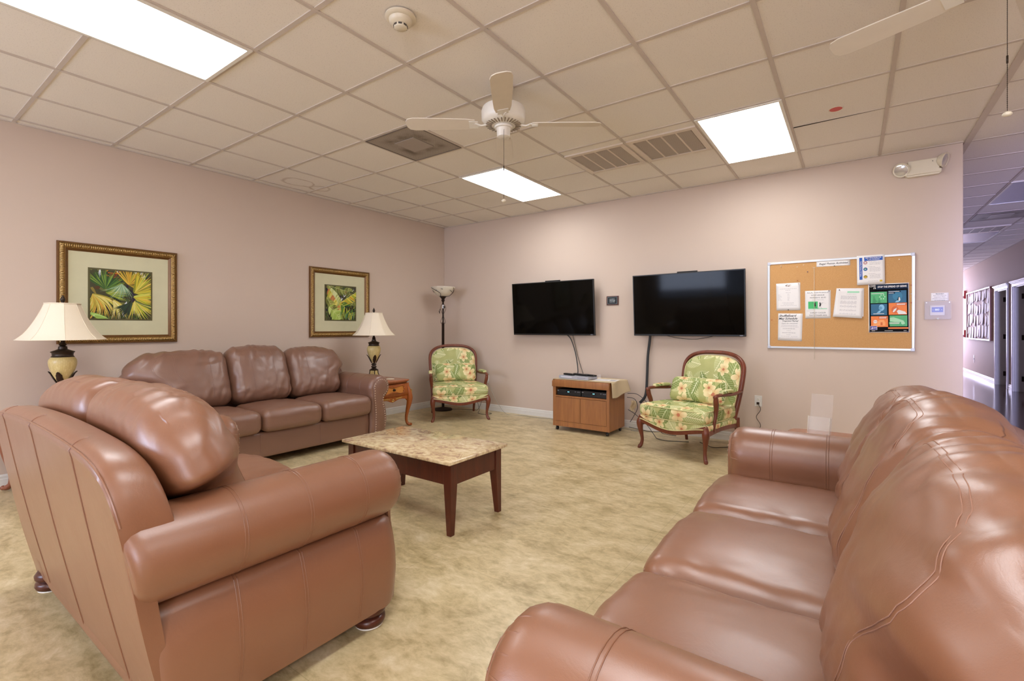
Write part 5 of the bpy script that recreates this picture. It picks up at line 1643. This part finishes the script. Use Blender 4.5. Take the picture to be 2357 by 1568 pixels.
lines(t, P, [(.22, .42, .7, .012)]+[(.25+.025*k, .46, .85, .008) for k in range(4)]+[(.40, .42, .66, .012)]+[(.43+.025*k, .46, .85, .008) for k in range(6)]+[(.63, .42, .66, .012)]+[(.66+.025*k, .46, .85, .008) for k in range(6)]+[(.88, .4, .75, .01)], G_, seed=12)
rect(t, P, .82, .91, .86, .92, MAT['yellow'], 'yellow_logo')
# COVID poster
t, P = sheet('health_poster', 'black poster headed STOP THE SPREAD OF GERMS with six coloured panels on the corkboard', 'poster', [(5.511, 1.648), (5.809, 1.648), (5.813, 1.193), (5.514, 1.190)], y=-0.0145, group='papers pinned on the corkboard')
PC = dict(bk=plain('poster_black', '#0e0c10', .8, spec=0.15), nv=plain('poster_navy', '#1c2a42', .8, spec=0.15), gn=plain('poster_green', '#4fb072', .5), gn2=plain('poster_light_green', '#a8dcb2', .5), bl=plain('poster_blue', '#1c6488', .5), bl2=plain('poster_light_blue', '#86bfe0', .5), og=plain('poster_orange', '#ee8138', .5), og2=plain('poster_deep_orange', '#d8682e', .5), cb=plain('cdc_blue', '#2a22a0', .5))
rect(t, P, .02, .98, .015, .985, PC['bk'], 'black_ground'); rect(t, P, .20, .98, .02, .115, PC['nv'], 'header_band', .0008)
words(t, P, 'COVID', .108, .045, .026, MAT['paper'], bold=.0004, d=.0012, xs=.58); words(t, P, '19', .155, .092, .022, MAT['paper'], bold=.0006, d=.0012)
words(t, P, 'STOP THE SPREAD OF GERMS', .59, .068, .0235, MAT['paper'], bold=.0007, d=.0013, xs=.68)
lines(t, P, [(.14, .15, .85, .012)], PC['og'], 'subtitle', 2)
pan = [(.055, .465, .165, .395, 'gn'), (.495, .935, .150, .395, 'bl'), (.06, .465, .415, .645, 'bl'), (.505, .945, .400, .640, 'og'), (.06, .485, .665, .885, 'og'), (.525, .95, .655, .875, 'gn')]
for k, (u0, u1, v0, v1, c) in enumerate(pan):
    rect(t, P, u0, u1, v0, v1, PC[c], 'picture_panel', .0012)
def blob(u, v, ru, rv, mat, name='pictogram', d=.0016, poly=None):
    m = MB(); n = 20
    pts = [P(u+ru*math.cos(2*PI*i/n), v+rv*math.sin(2*PI*i/n), d) for i in range(n)] if poly is None else [P(a, b, d) for a, b in poly]
    m.add(pts, [tuple(reversed(range(len(pts))))]); m.build(name, mat, t, smooth=0, recalc=False)
for k in range(6): blob(.35+.06*math.cos(k*1.05), .27+.045*math.sin(k*1.05), .018, .014, PC['gn2'])
GD = plain('poster_mid_green', '#3a9460', .5)
blob(.14, .27, .022, .018, GD); blob(0, 0, 0, 0, GD, poly=[(.10, .39), (.12, .29), (.17, .29), (.19, .34), (.24, .36), (.19, .37), (.18, .39)])
blob(.27, .31, .018, .015, GD); blob(0, 0, 0, 0, GD, poly=[(.24, .39), (.25, .33), (.29, .33), (.31, .39)])
blob(.72, .26, .12, .09, plain('poster_mid_blue', '#2a7a9e', .5)); blob(0, 0, 0, 0, PC['bl2'], poly=[(.66, .39), (.72, .33), (.75, .27), (.79, .30), (.80, .34), (.76, .38), (.72, .39)]); blob(.765, .325, .02, .04, MAT['paper'], d=.0019)
blob(.33, .49, .07, .065, PC['bl2']); blob(.30, .50, .045, .035, plain('poster_steel', '#5f9cc0', .5), d=.0018); blob(0, 0, 0, 0, PC['bl2'], poly=[(.20, .60), (.27, .55), (.32, .56), (.26, .62)])
blob(.66, .54, .09, .075, PC['og2']); blob(0, 0, 0, 0, MAT['paper'], poly=[(.60, .58), (.63, .53), (.70, .50), (.68, .55), (.63, .59)], d=.0019); blob(0, 0, 0, 0, MAT['paper'], poly=[(.70, .57), (.74, .54), (.90, .58), (.94, .63), (.74, .63)], d=.0019)
blob(.17, .775, .05, .035, MAT['paper'], d=.0018); blob(0, 0, 0, 0, plain('poster_house', '#f5a25e', .5), poly=[(.12, .86), (.12, .80), (.22, .80), (.22, .78), (.28, .74), (.38, .74), (.42, .80), (.42, .86)]); blob(0, 0, 0, 0, PC['og2'], poly=[(.30, .85), (.30, .79), (.35, .79), (.35, .85)], d=.0018)
words(t, P, 'Home', .17, .775, .010, PC['og2'], bold=.0002, d=.0022)
blob(0, 0, 0, 0, PC['gn2'], poly=[(.53, .70), (.62, .69), (.76, .73), (.86, .76), (.90, .82), (.84, .84), (.74, .80), (.60, .78), (.53, .77)])
for (u0, u1, v, h, c) in ((.055, .42, .20, .022, 'gn'), (.485, .80, .17, .014, 'nv'), (.485, .66, .20, .014, 'nv'), (.10, .42, .615, .02, 'bl'), (.68, .94, .430, .035, 'og2'), (.25, .48, .695, .04, 'og2'), (.51, .80, .81, .035, 'gn')):
    rect(t, P, u0, u1, v-h/2-.006, v+h/2+.006, PC[c], 'caption_box', .0020)
    lines_ = [(v, u0+.02, u1-.03, min(.010, h*.6))] if h < .03 else [(v-.009, u0+.02, u1-.03, .009), (v+.009, u0+.02, u1-.04, .009)]
    m = MB()
    for (vv, a, b, hh_) in lines_: m.add([P(a, vv-hh_/2, .0023), P(b, vv-hh_/2, .0023), P(b, vv+hh_/2, .0023), P(a, vv+hh_/2, .0023)], [(3, 2, 1, 0)])
    m.build('caption_text', MAT['paper'], t, smooth=0, recalc=False)
rect(t, P, .485, .975, .895, .925, PC['og'], 'orange_strip', .0012)
rect(t, P, .04, .215, .865, .945, MAT['paper'], 'logo_border', .0022); rect(t, P, .048, .207, .870, .940, PC['cb'], 'agency_logo', .0024)
words(t, P, 'CDC', .158, .905, .0165, MAT['paper'], bold=.0005, d=.0028); blob(0, 0, 0, 0, MAT['paper'], poly=[(.065, .925), (.085, .885), (.10, .885), (.085, .915), (.115, .915), (.11, .925)], d=.0028)
m = MB()
for (a, b) in ((.08, .16), (.40, .60), (.86, .93)): m.add([P(a, .960, .001), P(b, .960, .001), P(b, .966, .001), P(a, .966, .001)], [(3, 2, 1, 0)])
m.build('footer_text', MAT['paper'], t, smooth=0, recalc=False)

# push pins
PM = {c: plain('pin_'+c, h, .3) for c, h in (('white', '#e9e2d4'), ('purple', '#3c3566'), ('orange', '#b4562c'), ('clear', '#cfc3ae'), ('black', '#26242a'))}
pins = [(4.788, 1.875, 'white', 'on bare cork at the board\'s top left'), (4.930, 1.856, 'clear', 'on bare cork left of the hanging string'), (4.985, 1.872, 'clear', 'on bare cork just left of the title strip'),
 (5.020, 1.800, 'purple', 'on bare cork beneath the title strip\'s left end'), (4.932, 1.720, 'orange', 'just above the small-print notice'), (4.701, 1.320, 'orange', 'by the left frame of the corkboard'),
 (5.738, 1.866, 'white', 'on bare cork above the health poster'), (5.2445, 1.843, 'black', 'at the lower edge of the title strip'), (4.852, 1.421, 'black', 'at the bottom edge of the small-print notice'),
 (5.200, 1.600, 'purple', 'at the top right corner of the golf flyer'), (5.285, 1.605, 'black', 'in the stack of stapled pages'), (4.942, 1.684, 'clear', 'at the top right of the small-print notice'),
 (4.866, 1.374, 'clear', 'at the top of the shuffleboard schedule'), (5.512, 1.885, 'purple', 'in the blue banner of the advice flyer'), (5.360, 1.885, 'clear', 'at the right end of the title strip'),
 (5.824, 1.625, 'orange', 'right of the health poster, highest of three'), (5.824, 1.545, 'clear', 'right of the health poster, middle of three'), (5.824, 1.465, 'orange', 'right of the health poster, lowest of three'),
 (5.522, 1.200, 'purple', 'at the bottom left corner of the health poster'), (5.800, 1.202, 'purple', 'at the bottom right corner of the health poster'), (5.797, 1.640, 'purple', 'at the top right corner of the health poster'), (5.521, 1.640, 'purple', 'at the top left corner of the health poster')]
for x, z, c, w in pins:
    m = MB(); m.lathe([(0.0012, 0), (0.0012, .004), (.0045, .005), (.0045, .006), (.0028, .008), (.0026, .013), (.0044, .0155), (.0044, .017), (0.0, .0175)], 12, RX(PI/2+0.15))
    y = -0.0135 if w.startswith(('on bare', 'by', 'right', 'just')) else (-0.0215 if 'advice' in w else -0.015)
    if 'stack' in w: y = -0.021
    tag(m.build('push_pin', PM[c], smooth=50, loc=(x, y, z)), c+' push pin '+w, 'push pin', 'push pins on the corkboard')
m = MB(); m.tube([(5.076, -0.026, 1.838), (5.077, -0.030, 1.40), (5.078, -0.027, 0.93)], 0.0016, 6); m.sphere((5.078, -0.027, 0.925), 0.004, 10, 8); m.tube([(5.060, -.02, 1.835), (5.076, -.024, 1.840), (5.084, -.02, 1.834)], .0016, 5)
m.tube([(5.076, -0.012, 1.838), (5.076, -0.026, 1.838)], .0014, 5)
tag(m.build('hanging_string', MAT['cream_white'], smooth=180), 'thin white string pinned to the corkboard and hanging below its frame', 'string')

# ------------------------------------------------------------------ thermostat in clear cover, note above it
t = thing('thermostat', 'wall thermostat showing 80 on a blue screen inside a clear locking cover', 'thermostat', (6.003, 0, 1.390))
m = MB(); m.box(-0.050, 0.050, -0.022, 0, -0.045, 0.045); m.build('housing', plain('thermostat_white', '#d9d6de', .4), t, smooth=0, bevel=0.004)
MAT['lcd'] = emit_mat('blue_lcd', (0.06, 0.13, 0.62, 1), 0.42, (0.01, 0.03, 0.2, 1))
m = MB(); m.box(-0.038, 0.038, -0.0232, -0.022, -0.016, 0.028); m.build('screen', MAT['lcd'], t, smooth=0)
MAT['lcdtext'] = emit_mat('lcd_digits', (0.75, 0.85, 1, 1), 0.5, (0.3, 0.3, 0.4, 1))
text_mesh('digits', '80', 0.024, MAT['lcdtext'], t, T(-0.002, -0.0236, 0.005) @ RX(PI/2), bold=0.0005, xscale=1.25)
text_mesh('set_point', '82', 0.009, MAT['lcdtext'], t, T(-0.028, -0.0236, 0.004) @ RX(PI/2)); text_mesh('set_point', '80', 0.009, MAT['lcdtext'], t, T(0.028, -0.0236, 0.004) @ RX(PI/2))
m = MB(); hx, hz, dp = 0.088, 0.080, 0.050
m.box(-hx, hx, -dp, -dp+.0025, -hz, hz); m.box(-hx, -hx+.0025, -dp+.0025, -0.001, -hz, hz); m.box(hx-.0025, hx, -dp+.0025, -0.001, -hz, hz); m.box(-hx+.0025, hx-.0025, -dp+.0025, -0.001, hz-.0025, hz); m.box(-hx+.0025, hx-.0025, -dp+.0025, -0.001, -hz, -hz+.0025)
m.build('clear_cover', MAT['clear_cover'], t, smooth=0)
m = MB(); m.box(-hx+.004, hx-.004, -.004, -.001, -hz+.004, hz-.004); m.build('cover_base', plain('cover_base_grey', '#b8a8a2', .5), t, smooth=0)
m = MB(); m.lathe([(.008, 0), (.008, .010), (.004, .012)], 14, T(0, -dp, -hz+.006) @ RX(PI/2)); m.build('key_lock', MAT['alu'], t, smooth=50)
for sx in (-1, 1):
    m = MB(); m.lathe([(.004, 0), (.004, .003)], 10, T(sx*(hx-.012), -dp, hz-.012) @ RX(PI/2)); m.build('screw', MAT['alu'], t, smooth=50)
t, P = sheet('reminder_note', 'small white reminder note taped to the wall above the thermostat', 'note', [(5.962, 1.546), (6.080, 1.546), (6.080, 1.474), (5.962, 1.474)], y=-0.0008)
words(t, P, 'Reminder!', .5, .13, .013, K, bold=.0002)
for k, s in enumerate(('If you turn it down, the', 'temperature. Please', 'remember to put it back to', 'the correct setting.')): words(t, P, s, .5, .33+.19*k, .0092, K)

# ------------------------------------------------------------------ outlets
def outlet(x, z, label, loc=None, rz=0.0):
    t = thing('wall_outlet', label, 'outlet', loc or (x, 0, z), rz, 'white wall outlets')
    m = MB(); m.box(-0.036, 0.036, -0.006, 0, -0.058, 0.058); m.build('cover_plate', MAT['paint_white'], t, smooth=0, bevel=0.003)
    for sz in (-1, 1):
        m = MB(); m.lathe([(0.016, 0), (0.016, .0025), (.015, .003)], 20, T(0, -.006, sz*.02) @ RX(PI/2)); o = m.build('socket', MAT['white'], t, smooth=40)
        g = MB(); g.box(-.0075, -.0055, -.0096, -.009, sz*.02-.001, sz*.02+.008); g.box(.0055, .0075, -.0096, -.009, sz*.02-.001, sz*.02+.008); g.box(-.002, .002, -.0096, -.009, sz*.02-.010, sz*.02-.006)
        g.build('slots', MAT['ink'], o, smooth=0)
    return t
outlet(4.572, 0.458, 'white wall outlet with a plug in it beneath the corkboard')
outlet(0.890, 0.468, 'white wall outlet behind the corner armchair')
def cord(label, pts, r, mat='cable', name='cord', n=8, cat='cord', group=None, plug=None):
    m = MB(); m.tube([tuple(p) for p in catmull(pts, n)], r, 8)
    if plug:
        x, y, z = plug; m.box(x-.012, x+.012, y-.028, y, z-.012, z+.010)
    return tag(m.build(name, MAT[mat], smooth=50), label, cat, group)
# coiled plug lead below the corkboard outlet
pts = []
for i in range(60):
    f = i/59; pts.append((4.572+0.020*math.sin(f*13)+0.006, -0.038+0.010*math.cos(f*13), 0.42-0.36*f))
m = MB(); m.tube(pts, 0.0028, 6); m.box(4.560, 4.584, -.040, -.0095, .425, .448)
tag(m.build('plug_lead', MAT['bronze'], smooth=60), 'coiled brown lead plugged into the outlet beneath the corkboard', 'cord')
cord('black power cord with plug at the outlet behind the corner armchair', [(0.890, -.045, .482), (0.90, -.06, .42), (0.86, -.07, .2), (0.80, -.10, .02), (0.75, -.15, .006), (0.55, -.22, .006), (0.44, -.30, .006)], .003, plug=(0.890, -.0095, .49))
cord('white thin wire running along the floor by the back wall', [(0.93, -.014, .44), (0.98, -.05, .36), (1.20, -.12, .12), (1.40, -.17, .005), (1.62, -.10, .005), (1.85, -.12, .005), (2.05, -.07, .005), (2.25, -.12, .005), (2.55, -.10, .005), (3.1, -.12, .005), (3.30, -.10, .005), (3.36, -.14, .005), (3.22, -.17, .005)], .0035, 'greycord', n=6)
cord('black looped wire on the floor under the corner armchair', [(0.80, -.12, .12), (0.90, -.20, .03), (0.98, -.32, .005), (1.12, -.34, .005), (1.16, -.24, .005), (1.02, -.20, .005)], .003)
cord('thin lamp cord hanging under the corner end table to the floor', [(0.30, -1.72, .34), (0.30, -1.70, .2), (0.30, -1.71, .08), (0.34, -1.74, .014), (0.40, -1.80, .008)], .002, 'greycord')
m = MB(); m.sphere((0, 0, .014), .014, 10, 8); m.box(-.02, .02, -.006, .006, .006, .02); tag(m.build('cord_tag', MAT['yellow'], smooth=50, loc=(0.425, -1.825, 0), rot=(0, 0, .5)), 'small yellow tag on the floor beneath the corner end table', 'tag')
# television cables
cord('thick black cable sleeve from the right television down behind the media cabinet', [(3.42, -.055, 1.16), (3.41, -.05, 1.08), (3.385, -.04, .90), (3.375, -.035, .70), (3.365, -.035, .50), (3.345, -.04, .40), (3.29, -.05, .33)], .016)
cord('black cable from the left television to the media cabinet, front one of the pair', [(2.28, -.05, 1.15), (2.34, -.045, 1.09), (2.40, -.05, .95), (2.44, -.06, .80), (2.465, -.08, .66), (2.47, -.14, .622)], .007, group='cables of the left television')
cord('thin black cable from the left television to the media cabinet, rear one', [(2.36, -.03, 1.15), (2.385, -.028, 1.05), (2.43, -.03, .88), (2.49, -.04, .72), (2.54, -.08, .64), (2.56, -.14, .622)], .0035, group='cables of the left television')
cord('thin black wire sagging below the right television', [(3.62, -.07, 1.145), (3.75, -.06, 1.118), (3.92, -.055, 1.108), (4.05, -.06, 1.125), (4.14, -.07, 1.146)], .003)
cord('black wire looping from the media cabinet to the floor behind the right armchair', [(3.16, -.12, .44), (3.26, -.10, .44), (3.36, -.10, .38), (3.46, -.09, .26), (3.52, -.08, .08), (3.58, -.10, .006), (3.75, -.14, .006)], .0035, group='black wires by the media cabinet')
cord('black wire bulging beside the media cabinet', [(3.17, -.16, .40), (3.26, -.14, .38), (3.29, -.13, .28), (3.24, -.13, .17), (3.20, -.14, .10)], .0035, group='black wires by the media cabinet')
cord('black wire trailing from the media cabinet to under the right armchair', [(3.18, -.15, .25), (3.28, -.16, .20), (3.42, -.18, .10), (3.55, -.30, .02), (3.62, -.40, .006), (3.75, -.44, .006), (3.95, -.36, .006)], .0035, group='black wires by the media cabinet')
cord('black wire lying on the floor against the baseboard beside the cabinet', [(3.17, -.10, .03), (3.30, -.06, .006), (3.45, -.09, .006), (3.60, -.05, .02)], .0035, group='black wires by the media cabinet')
cord('brown cord on the floor behind the right armchair', [(4.05, -.30, .006), (4.15, -.40, .006), (4.22, -.46, .006), (4.35, -.36, .006), (4.55, -.22, .006), (4.58, -.05, .05)], .0035, 'iron')

# ------------------------------------------------------------------ emergency light
t = thing('emergency_light', 'cream emergency light with two lamp heads high on the wall near the corridor', 'emergency light', (5.905, 0, 2.675))
CW = MAT['cream_white']
m = MB(); m.prism([(-0.125, -0.062), (0.125, -0.062), (0.125, -0.035), (0.108, -0.030), (0.108, 0.065), (-0.108, 0.065), (-0.108, -0.030), (-0.125, -0.035)], 0.0, 0.058, RX(PI/2)); m.build('housing', CW, t, smooth=0, bevel=0.006)
m = MB(); m.prism([(-0.125, -0.062), (0.125, -0.062), (0.105, -0.078), (-0.105, -0.078)], 0.0, 0.05, RX(PI/2)); m.build('lower_tray', CW, t, smooth=0, bevel=0.002)
for sx, M in ((-1, T(-0.155, -0.055, -0.005) @ RZ(-0.35) @ RX(PI/2+.35)), (1, T(0.145, -0.060, 0.030) @ RZ(1.15) @ RX(PI/2+0.30))):
    m = MB(); m.lathe([(0.0, -0.055), (0.030, -0.050), (0.052, -0.030), (0.060, -0.005), (0.064, 0.0), (0.060, 0.004), (0.056, 0.0)], 30, M); hd = m.build('lamp_head', CW, t, smooth=60)
    m = MB(); m.lathe([(0.057, -0.002), (0.040, 0.004), (0.0, 0.008)], 30, M); m.build('lens', plain('ribbed_lens', '#cfcac4', .15, .5), hd, smooth=60)
    m = MB(); m.tube([(sx*0.10, -0.03, 0.0), (sx*0.13, -0.035, 0.0)], 0.018, 12); m.build('swivel', CW, hd, smooth=60)
m = MB(); m.box(0.06, 0.066, -0.0595, -0.058, 0.035, 0.041); m.build('test_button', MAT['ink'], t, smooth=0)

# ------------------------------------------------------------------ smoke detector, sprinkler cap
t = thing('smoke_detector', 'cream round smoke detector on the ceiling at the top of the photo', 'smoke detector', (3.477, -3.965, H))
m = MB(); m.lathe([(0.0, 0.0), (0.078, 0.0), (0.080, -0.010), (0.072, -0.016), (0.060, -0.018)][::-1], 40); m.build('mounting_ring', CW, t, smooth=50)
m = MB(); m.lathe([(0.0, -0.062), (0.030, -0.062), (0.034, -0.058), (0.034, -0.046), (0.048, -0.040), (0.056, -0.034), (0.060, -0.018)], 40); m.build('sensor_head', CW, t, smooth=50)
m = MB()
for k in range(8):
    a = k*PI/4; M = RZ(a) @ T(0.035, 0, -0.052); m.box(-.001, .0015, -0.009, 0.009, -0.004, 0.004, M)
m.build('sensor_slots', plain('slot_shadow_grey', '#4a443c', .7), t, smooth=0)
t = thing('sprinkler_cap', 'red round sprinkler cap with pale ring on the ceiling above the corridor opening', 'sprinkler cap', (5.289, -1.385, H+.008))
m = MB(); m.lathe([(0.0, -0.004), (0.040, -0.004), (0.042, 0.0)], 32); m.build('disc', MAT['coral'], t, smooth=40)
m = MB(); m.lathe([(0.043, -0.003), (0.047, -0.005), (0.050, 0.0), (0.043, 0.0)], 32); m.build('ring', MAT['cream_white'], t, smooth=40)

# ------------------------------------------------------------------ ceiling fans
def ceiling_fan(label, loc, a0, nb=4, rz=0.0):
    t = thing('ceiling_fan', label, 'ceiling fan', loc, rz, 'white ceiling fans')
    Wt = MAT['white']
    m = MB(); m.lathe([(0.0, 0.0), (0.066, 0.0), (0.067, -0.012), (0.055, -0.055), (0.042, -0.075), (0.024, -0.084)][::-1], 36); m.build('canopy', Wt, t, smooth=50)
    m = MB(); m.lathe([(0.0125, -0.13), (0.0125, -0.07)], 16); m.lathe([(0.022, -0.128), (0.024, -0.115), (0.014, -0.105)], 20); m.build('downrod', Wt, t, smooth=50)
    m = MB(); m.lathe([(0.060, -0.262), (0.105, -0.256), (0.132, -0.244), (0.146, -0.225), (0.148, -0.165), (0.140, -0.145), (0.110, -0.130), (0.04, -0.126), (0.0, -0.126)], 56); mt = m.build('motor_housing', Wt, t, smooth=40)
    m = MB()
    for k in range(30):
        a = 2*PI*k/30; M = RZ(a) @ T(0.100, 0, -0.2585) @ RY(-0.17); m.box(-0.020, 0.020, -0.0035, 0.0035, -0.002, 0.0015, M)
    m.build('vent_slots', plain('vent_slot_brown', '#8a7a66', .7), mt, smooth=0)
    m = MB(); m.lathe([(0.0, -0.340), (0.030, -0.340), (0.042, -0.334), (0.045, -0.320), (0.046, -0.285), (0.050, -0.280), (0.060, -0.278), (0.062, -0.268), (0.055, -0.260), (0.0, -0.260)], 36); m.build('switch_housing', Wt, t, smooth=40)
    for k in range(nb):
        a = a0+2*PI*k/nb
        m = MB(); M = RZ(a) @ T(0, 0, -0.252)
        m.tube([(0.085, 0, 0.004), (0.15, 0, -0.006), (0.19, 0.018, 0.0)], 0.006, 8, M=M); m.tube([(0.085, 0, 0.004), (0.15, 0, -0.006), (0.19, -0.018, 0.0)], 0.006, 8, M=M)
        m.box(0.17, 0.23, -0.035, 0.035, -0.004, 0.0, M @ RX(0.20)); m.build('blade_bracket', Wt, t, smooth=50)
        pl = [(0.19, -0.045), (0.25, -0.056), (0.45, -0.064), (0.60, -0.066), (0.635, -0.055), (0.65, -0.03), (0.652, 0.0), (0.65, 0.03), (0.635, 0.055), (0.60, 0.066), (0.45, 0.064), (0.25, 0.056), (0.19, 0.045)]
        m = MB(); m.prism(pl, 0.0005, 0.0065, M @ RX(0.20)); m.build('blade', MAT['blade'], t, smooth=0, bevel=0.0015)
    # pull chain
    m = MB(); m.tube([(0.030, -0.035, -0.30), (0.032, -0.040, -0.31), (0.032, -0.040, -0.765)], 0.0011, 6)
    for k in range(56): m.sphere((0.032, -0.040, -0.32-0.0078*k), 0.0019, 6, 4)
    m.box(0.029, 0.035, -0.042, -0.038, -0.575, -0.545)
    pc = m.build('pull_chain', MAT['bronze'], t, smooth=180)
    m = MB(); m.lathe([(0.0, -0.785), (0.010, -0.783), (0.016, -0.776), (0.012, -0.769), (0.003, -0.764)], 20, T(0.032, -0.040, 0)); m.build('chain_pull', CW, pc, smooth=180)
    return t
ceiling_fan('white ceiling fan with a long pull chain in the middle of the room', (3.481, -3.075, H), 0.62)
ceiling_fan('white ceiling fan outside the picture, only its pull chain showing at the top right', (5.918, -3.036, H), math.radians(35)+0.6166-PI, rz=PI)

# ------------------------------------------------------------------ corridor fittings on the right wall (faces -x)
t = thing('corridor_noticeboard', 'large board crowded with pinned white papers on the corridor wall', 'noticeboard', (XR, 10.70, 1.56), -PI/2)
hw_, hz = 1.36, 0.615
m = MB(); m.box(-hw_+.03, hw_-.03, -0.015, 0, -hz+.03, hz-.03); m.build('backing', plain('noticeboard_cloth', '#d0b8ac', .8), t, smooth=0)
m = MB()
for a, b, c, d in ((-hw_, hw_, -hz, -hz+.03), (-hw_, hw_, hz-.03, hz), (-hw_, -hw_+.03, -hz+.03, hz-.03), (hw_-.03, hw_, -hz+.03, hz-.03)): m.box(a, b, -.045, 0, c, d)
m.build('frame', wood_mat('noticeboard_wood', '#7a3f22', '#8f5330'), t, smooth=0)
R = random.Random(5)
root_nb = t; k = 0; base_paper = None
for row in range(4):
    for col in range(9):
        x = -hw_+0.13+col*0.295+R.uniform(-.05, .05); z = hz-0.17-row*0.285+R.uniform(-.05, .05)
        w_, h_ = R.choice([(.12, .155), (.15, .12), (.12, .155), (.10, .12)]); ang = R.uniform(-.12, .12)
        place = ['top', 'second', 'third', 'bottom'][row]; cn = ['first', 'second', 'third', 'fourth', 'fifth', 'sixth', 'seventh', 'eighth', 'ninth'][col]
        m = MB(); cur = R.uniform(.004, .022)
        def f(u, v, w_=w_, h_=h_, cur=cur): return (-w_+2*w_*u, -cur*v**2*(0.4+u*.6), h_-2*h_*v)
        m.grid(f, 5, 6, RY(ang)); o = m.build('pinned_paper', MAT['paper'], smooth=180, loc=(XR-0.018-0.0015*((row+col) % 3), 10.70-x, 1.56+z), rot=(0, 0, -PI/2))
        sm = o.modifiers.new('t', 'SOLIDIFY'); sm.thickness = .0005
        tag(o, 'white paper on the corridor board, %s row, %s from its left edge' % (place, cn), 'paper', 'papers on the corridor board')
for z, lab in ((2.16, 'red fire alarm strobe high on the corridor wall left of the noticeboard'), (1.08, 'red fire alarm pull station low on the corridor wall left of the noticeboard')):
    t = thing('fire_alarm', lab, 'fire alarm', (XR, 12.44, z), -PI/2, 'red fire alarm units')
    m = MB(); m.box(-0.10, 0.10, -0.05, 0, -0.11 if z > 1.5 else -.10, 0.11 if z > 1.5 else .10); m.build('housing', MAT['red'], t, smooth=0, bevel=.004)
    m = MB(); m.box(-0.03, 0.07, -0.062, -.05, -0.10, -0.03); m.build('lens' if z > 1.5 else 'handle', MAT['white'], t, smooth=0, bevel=.003)
t = thing('light_switch', 'white light switch plate on the corridor wall beneath the noticeboard', 'light switch', (XR, 11.3, 0.44), -PI/2)
m = MB(); m.box(-.036, .036, -.006, 0, -.10, .10); m.build('plate', MAT['paint_white'], t, smooth=0, bevel=.002)
m = MB(); m.box(-.008, .008, -.014, -.006, -.014, .014); m.build('toggle', MAT['white'], t, smooth=0)
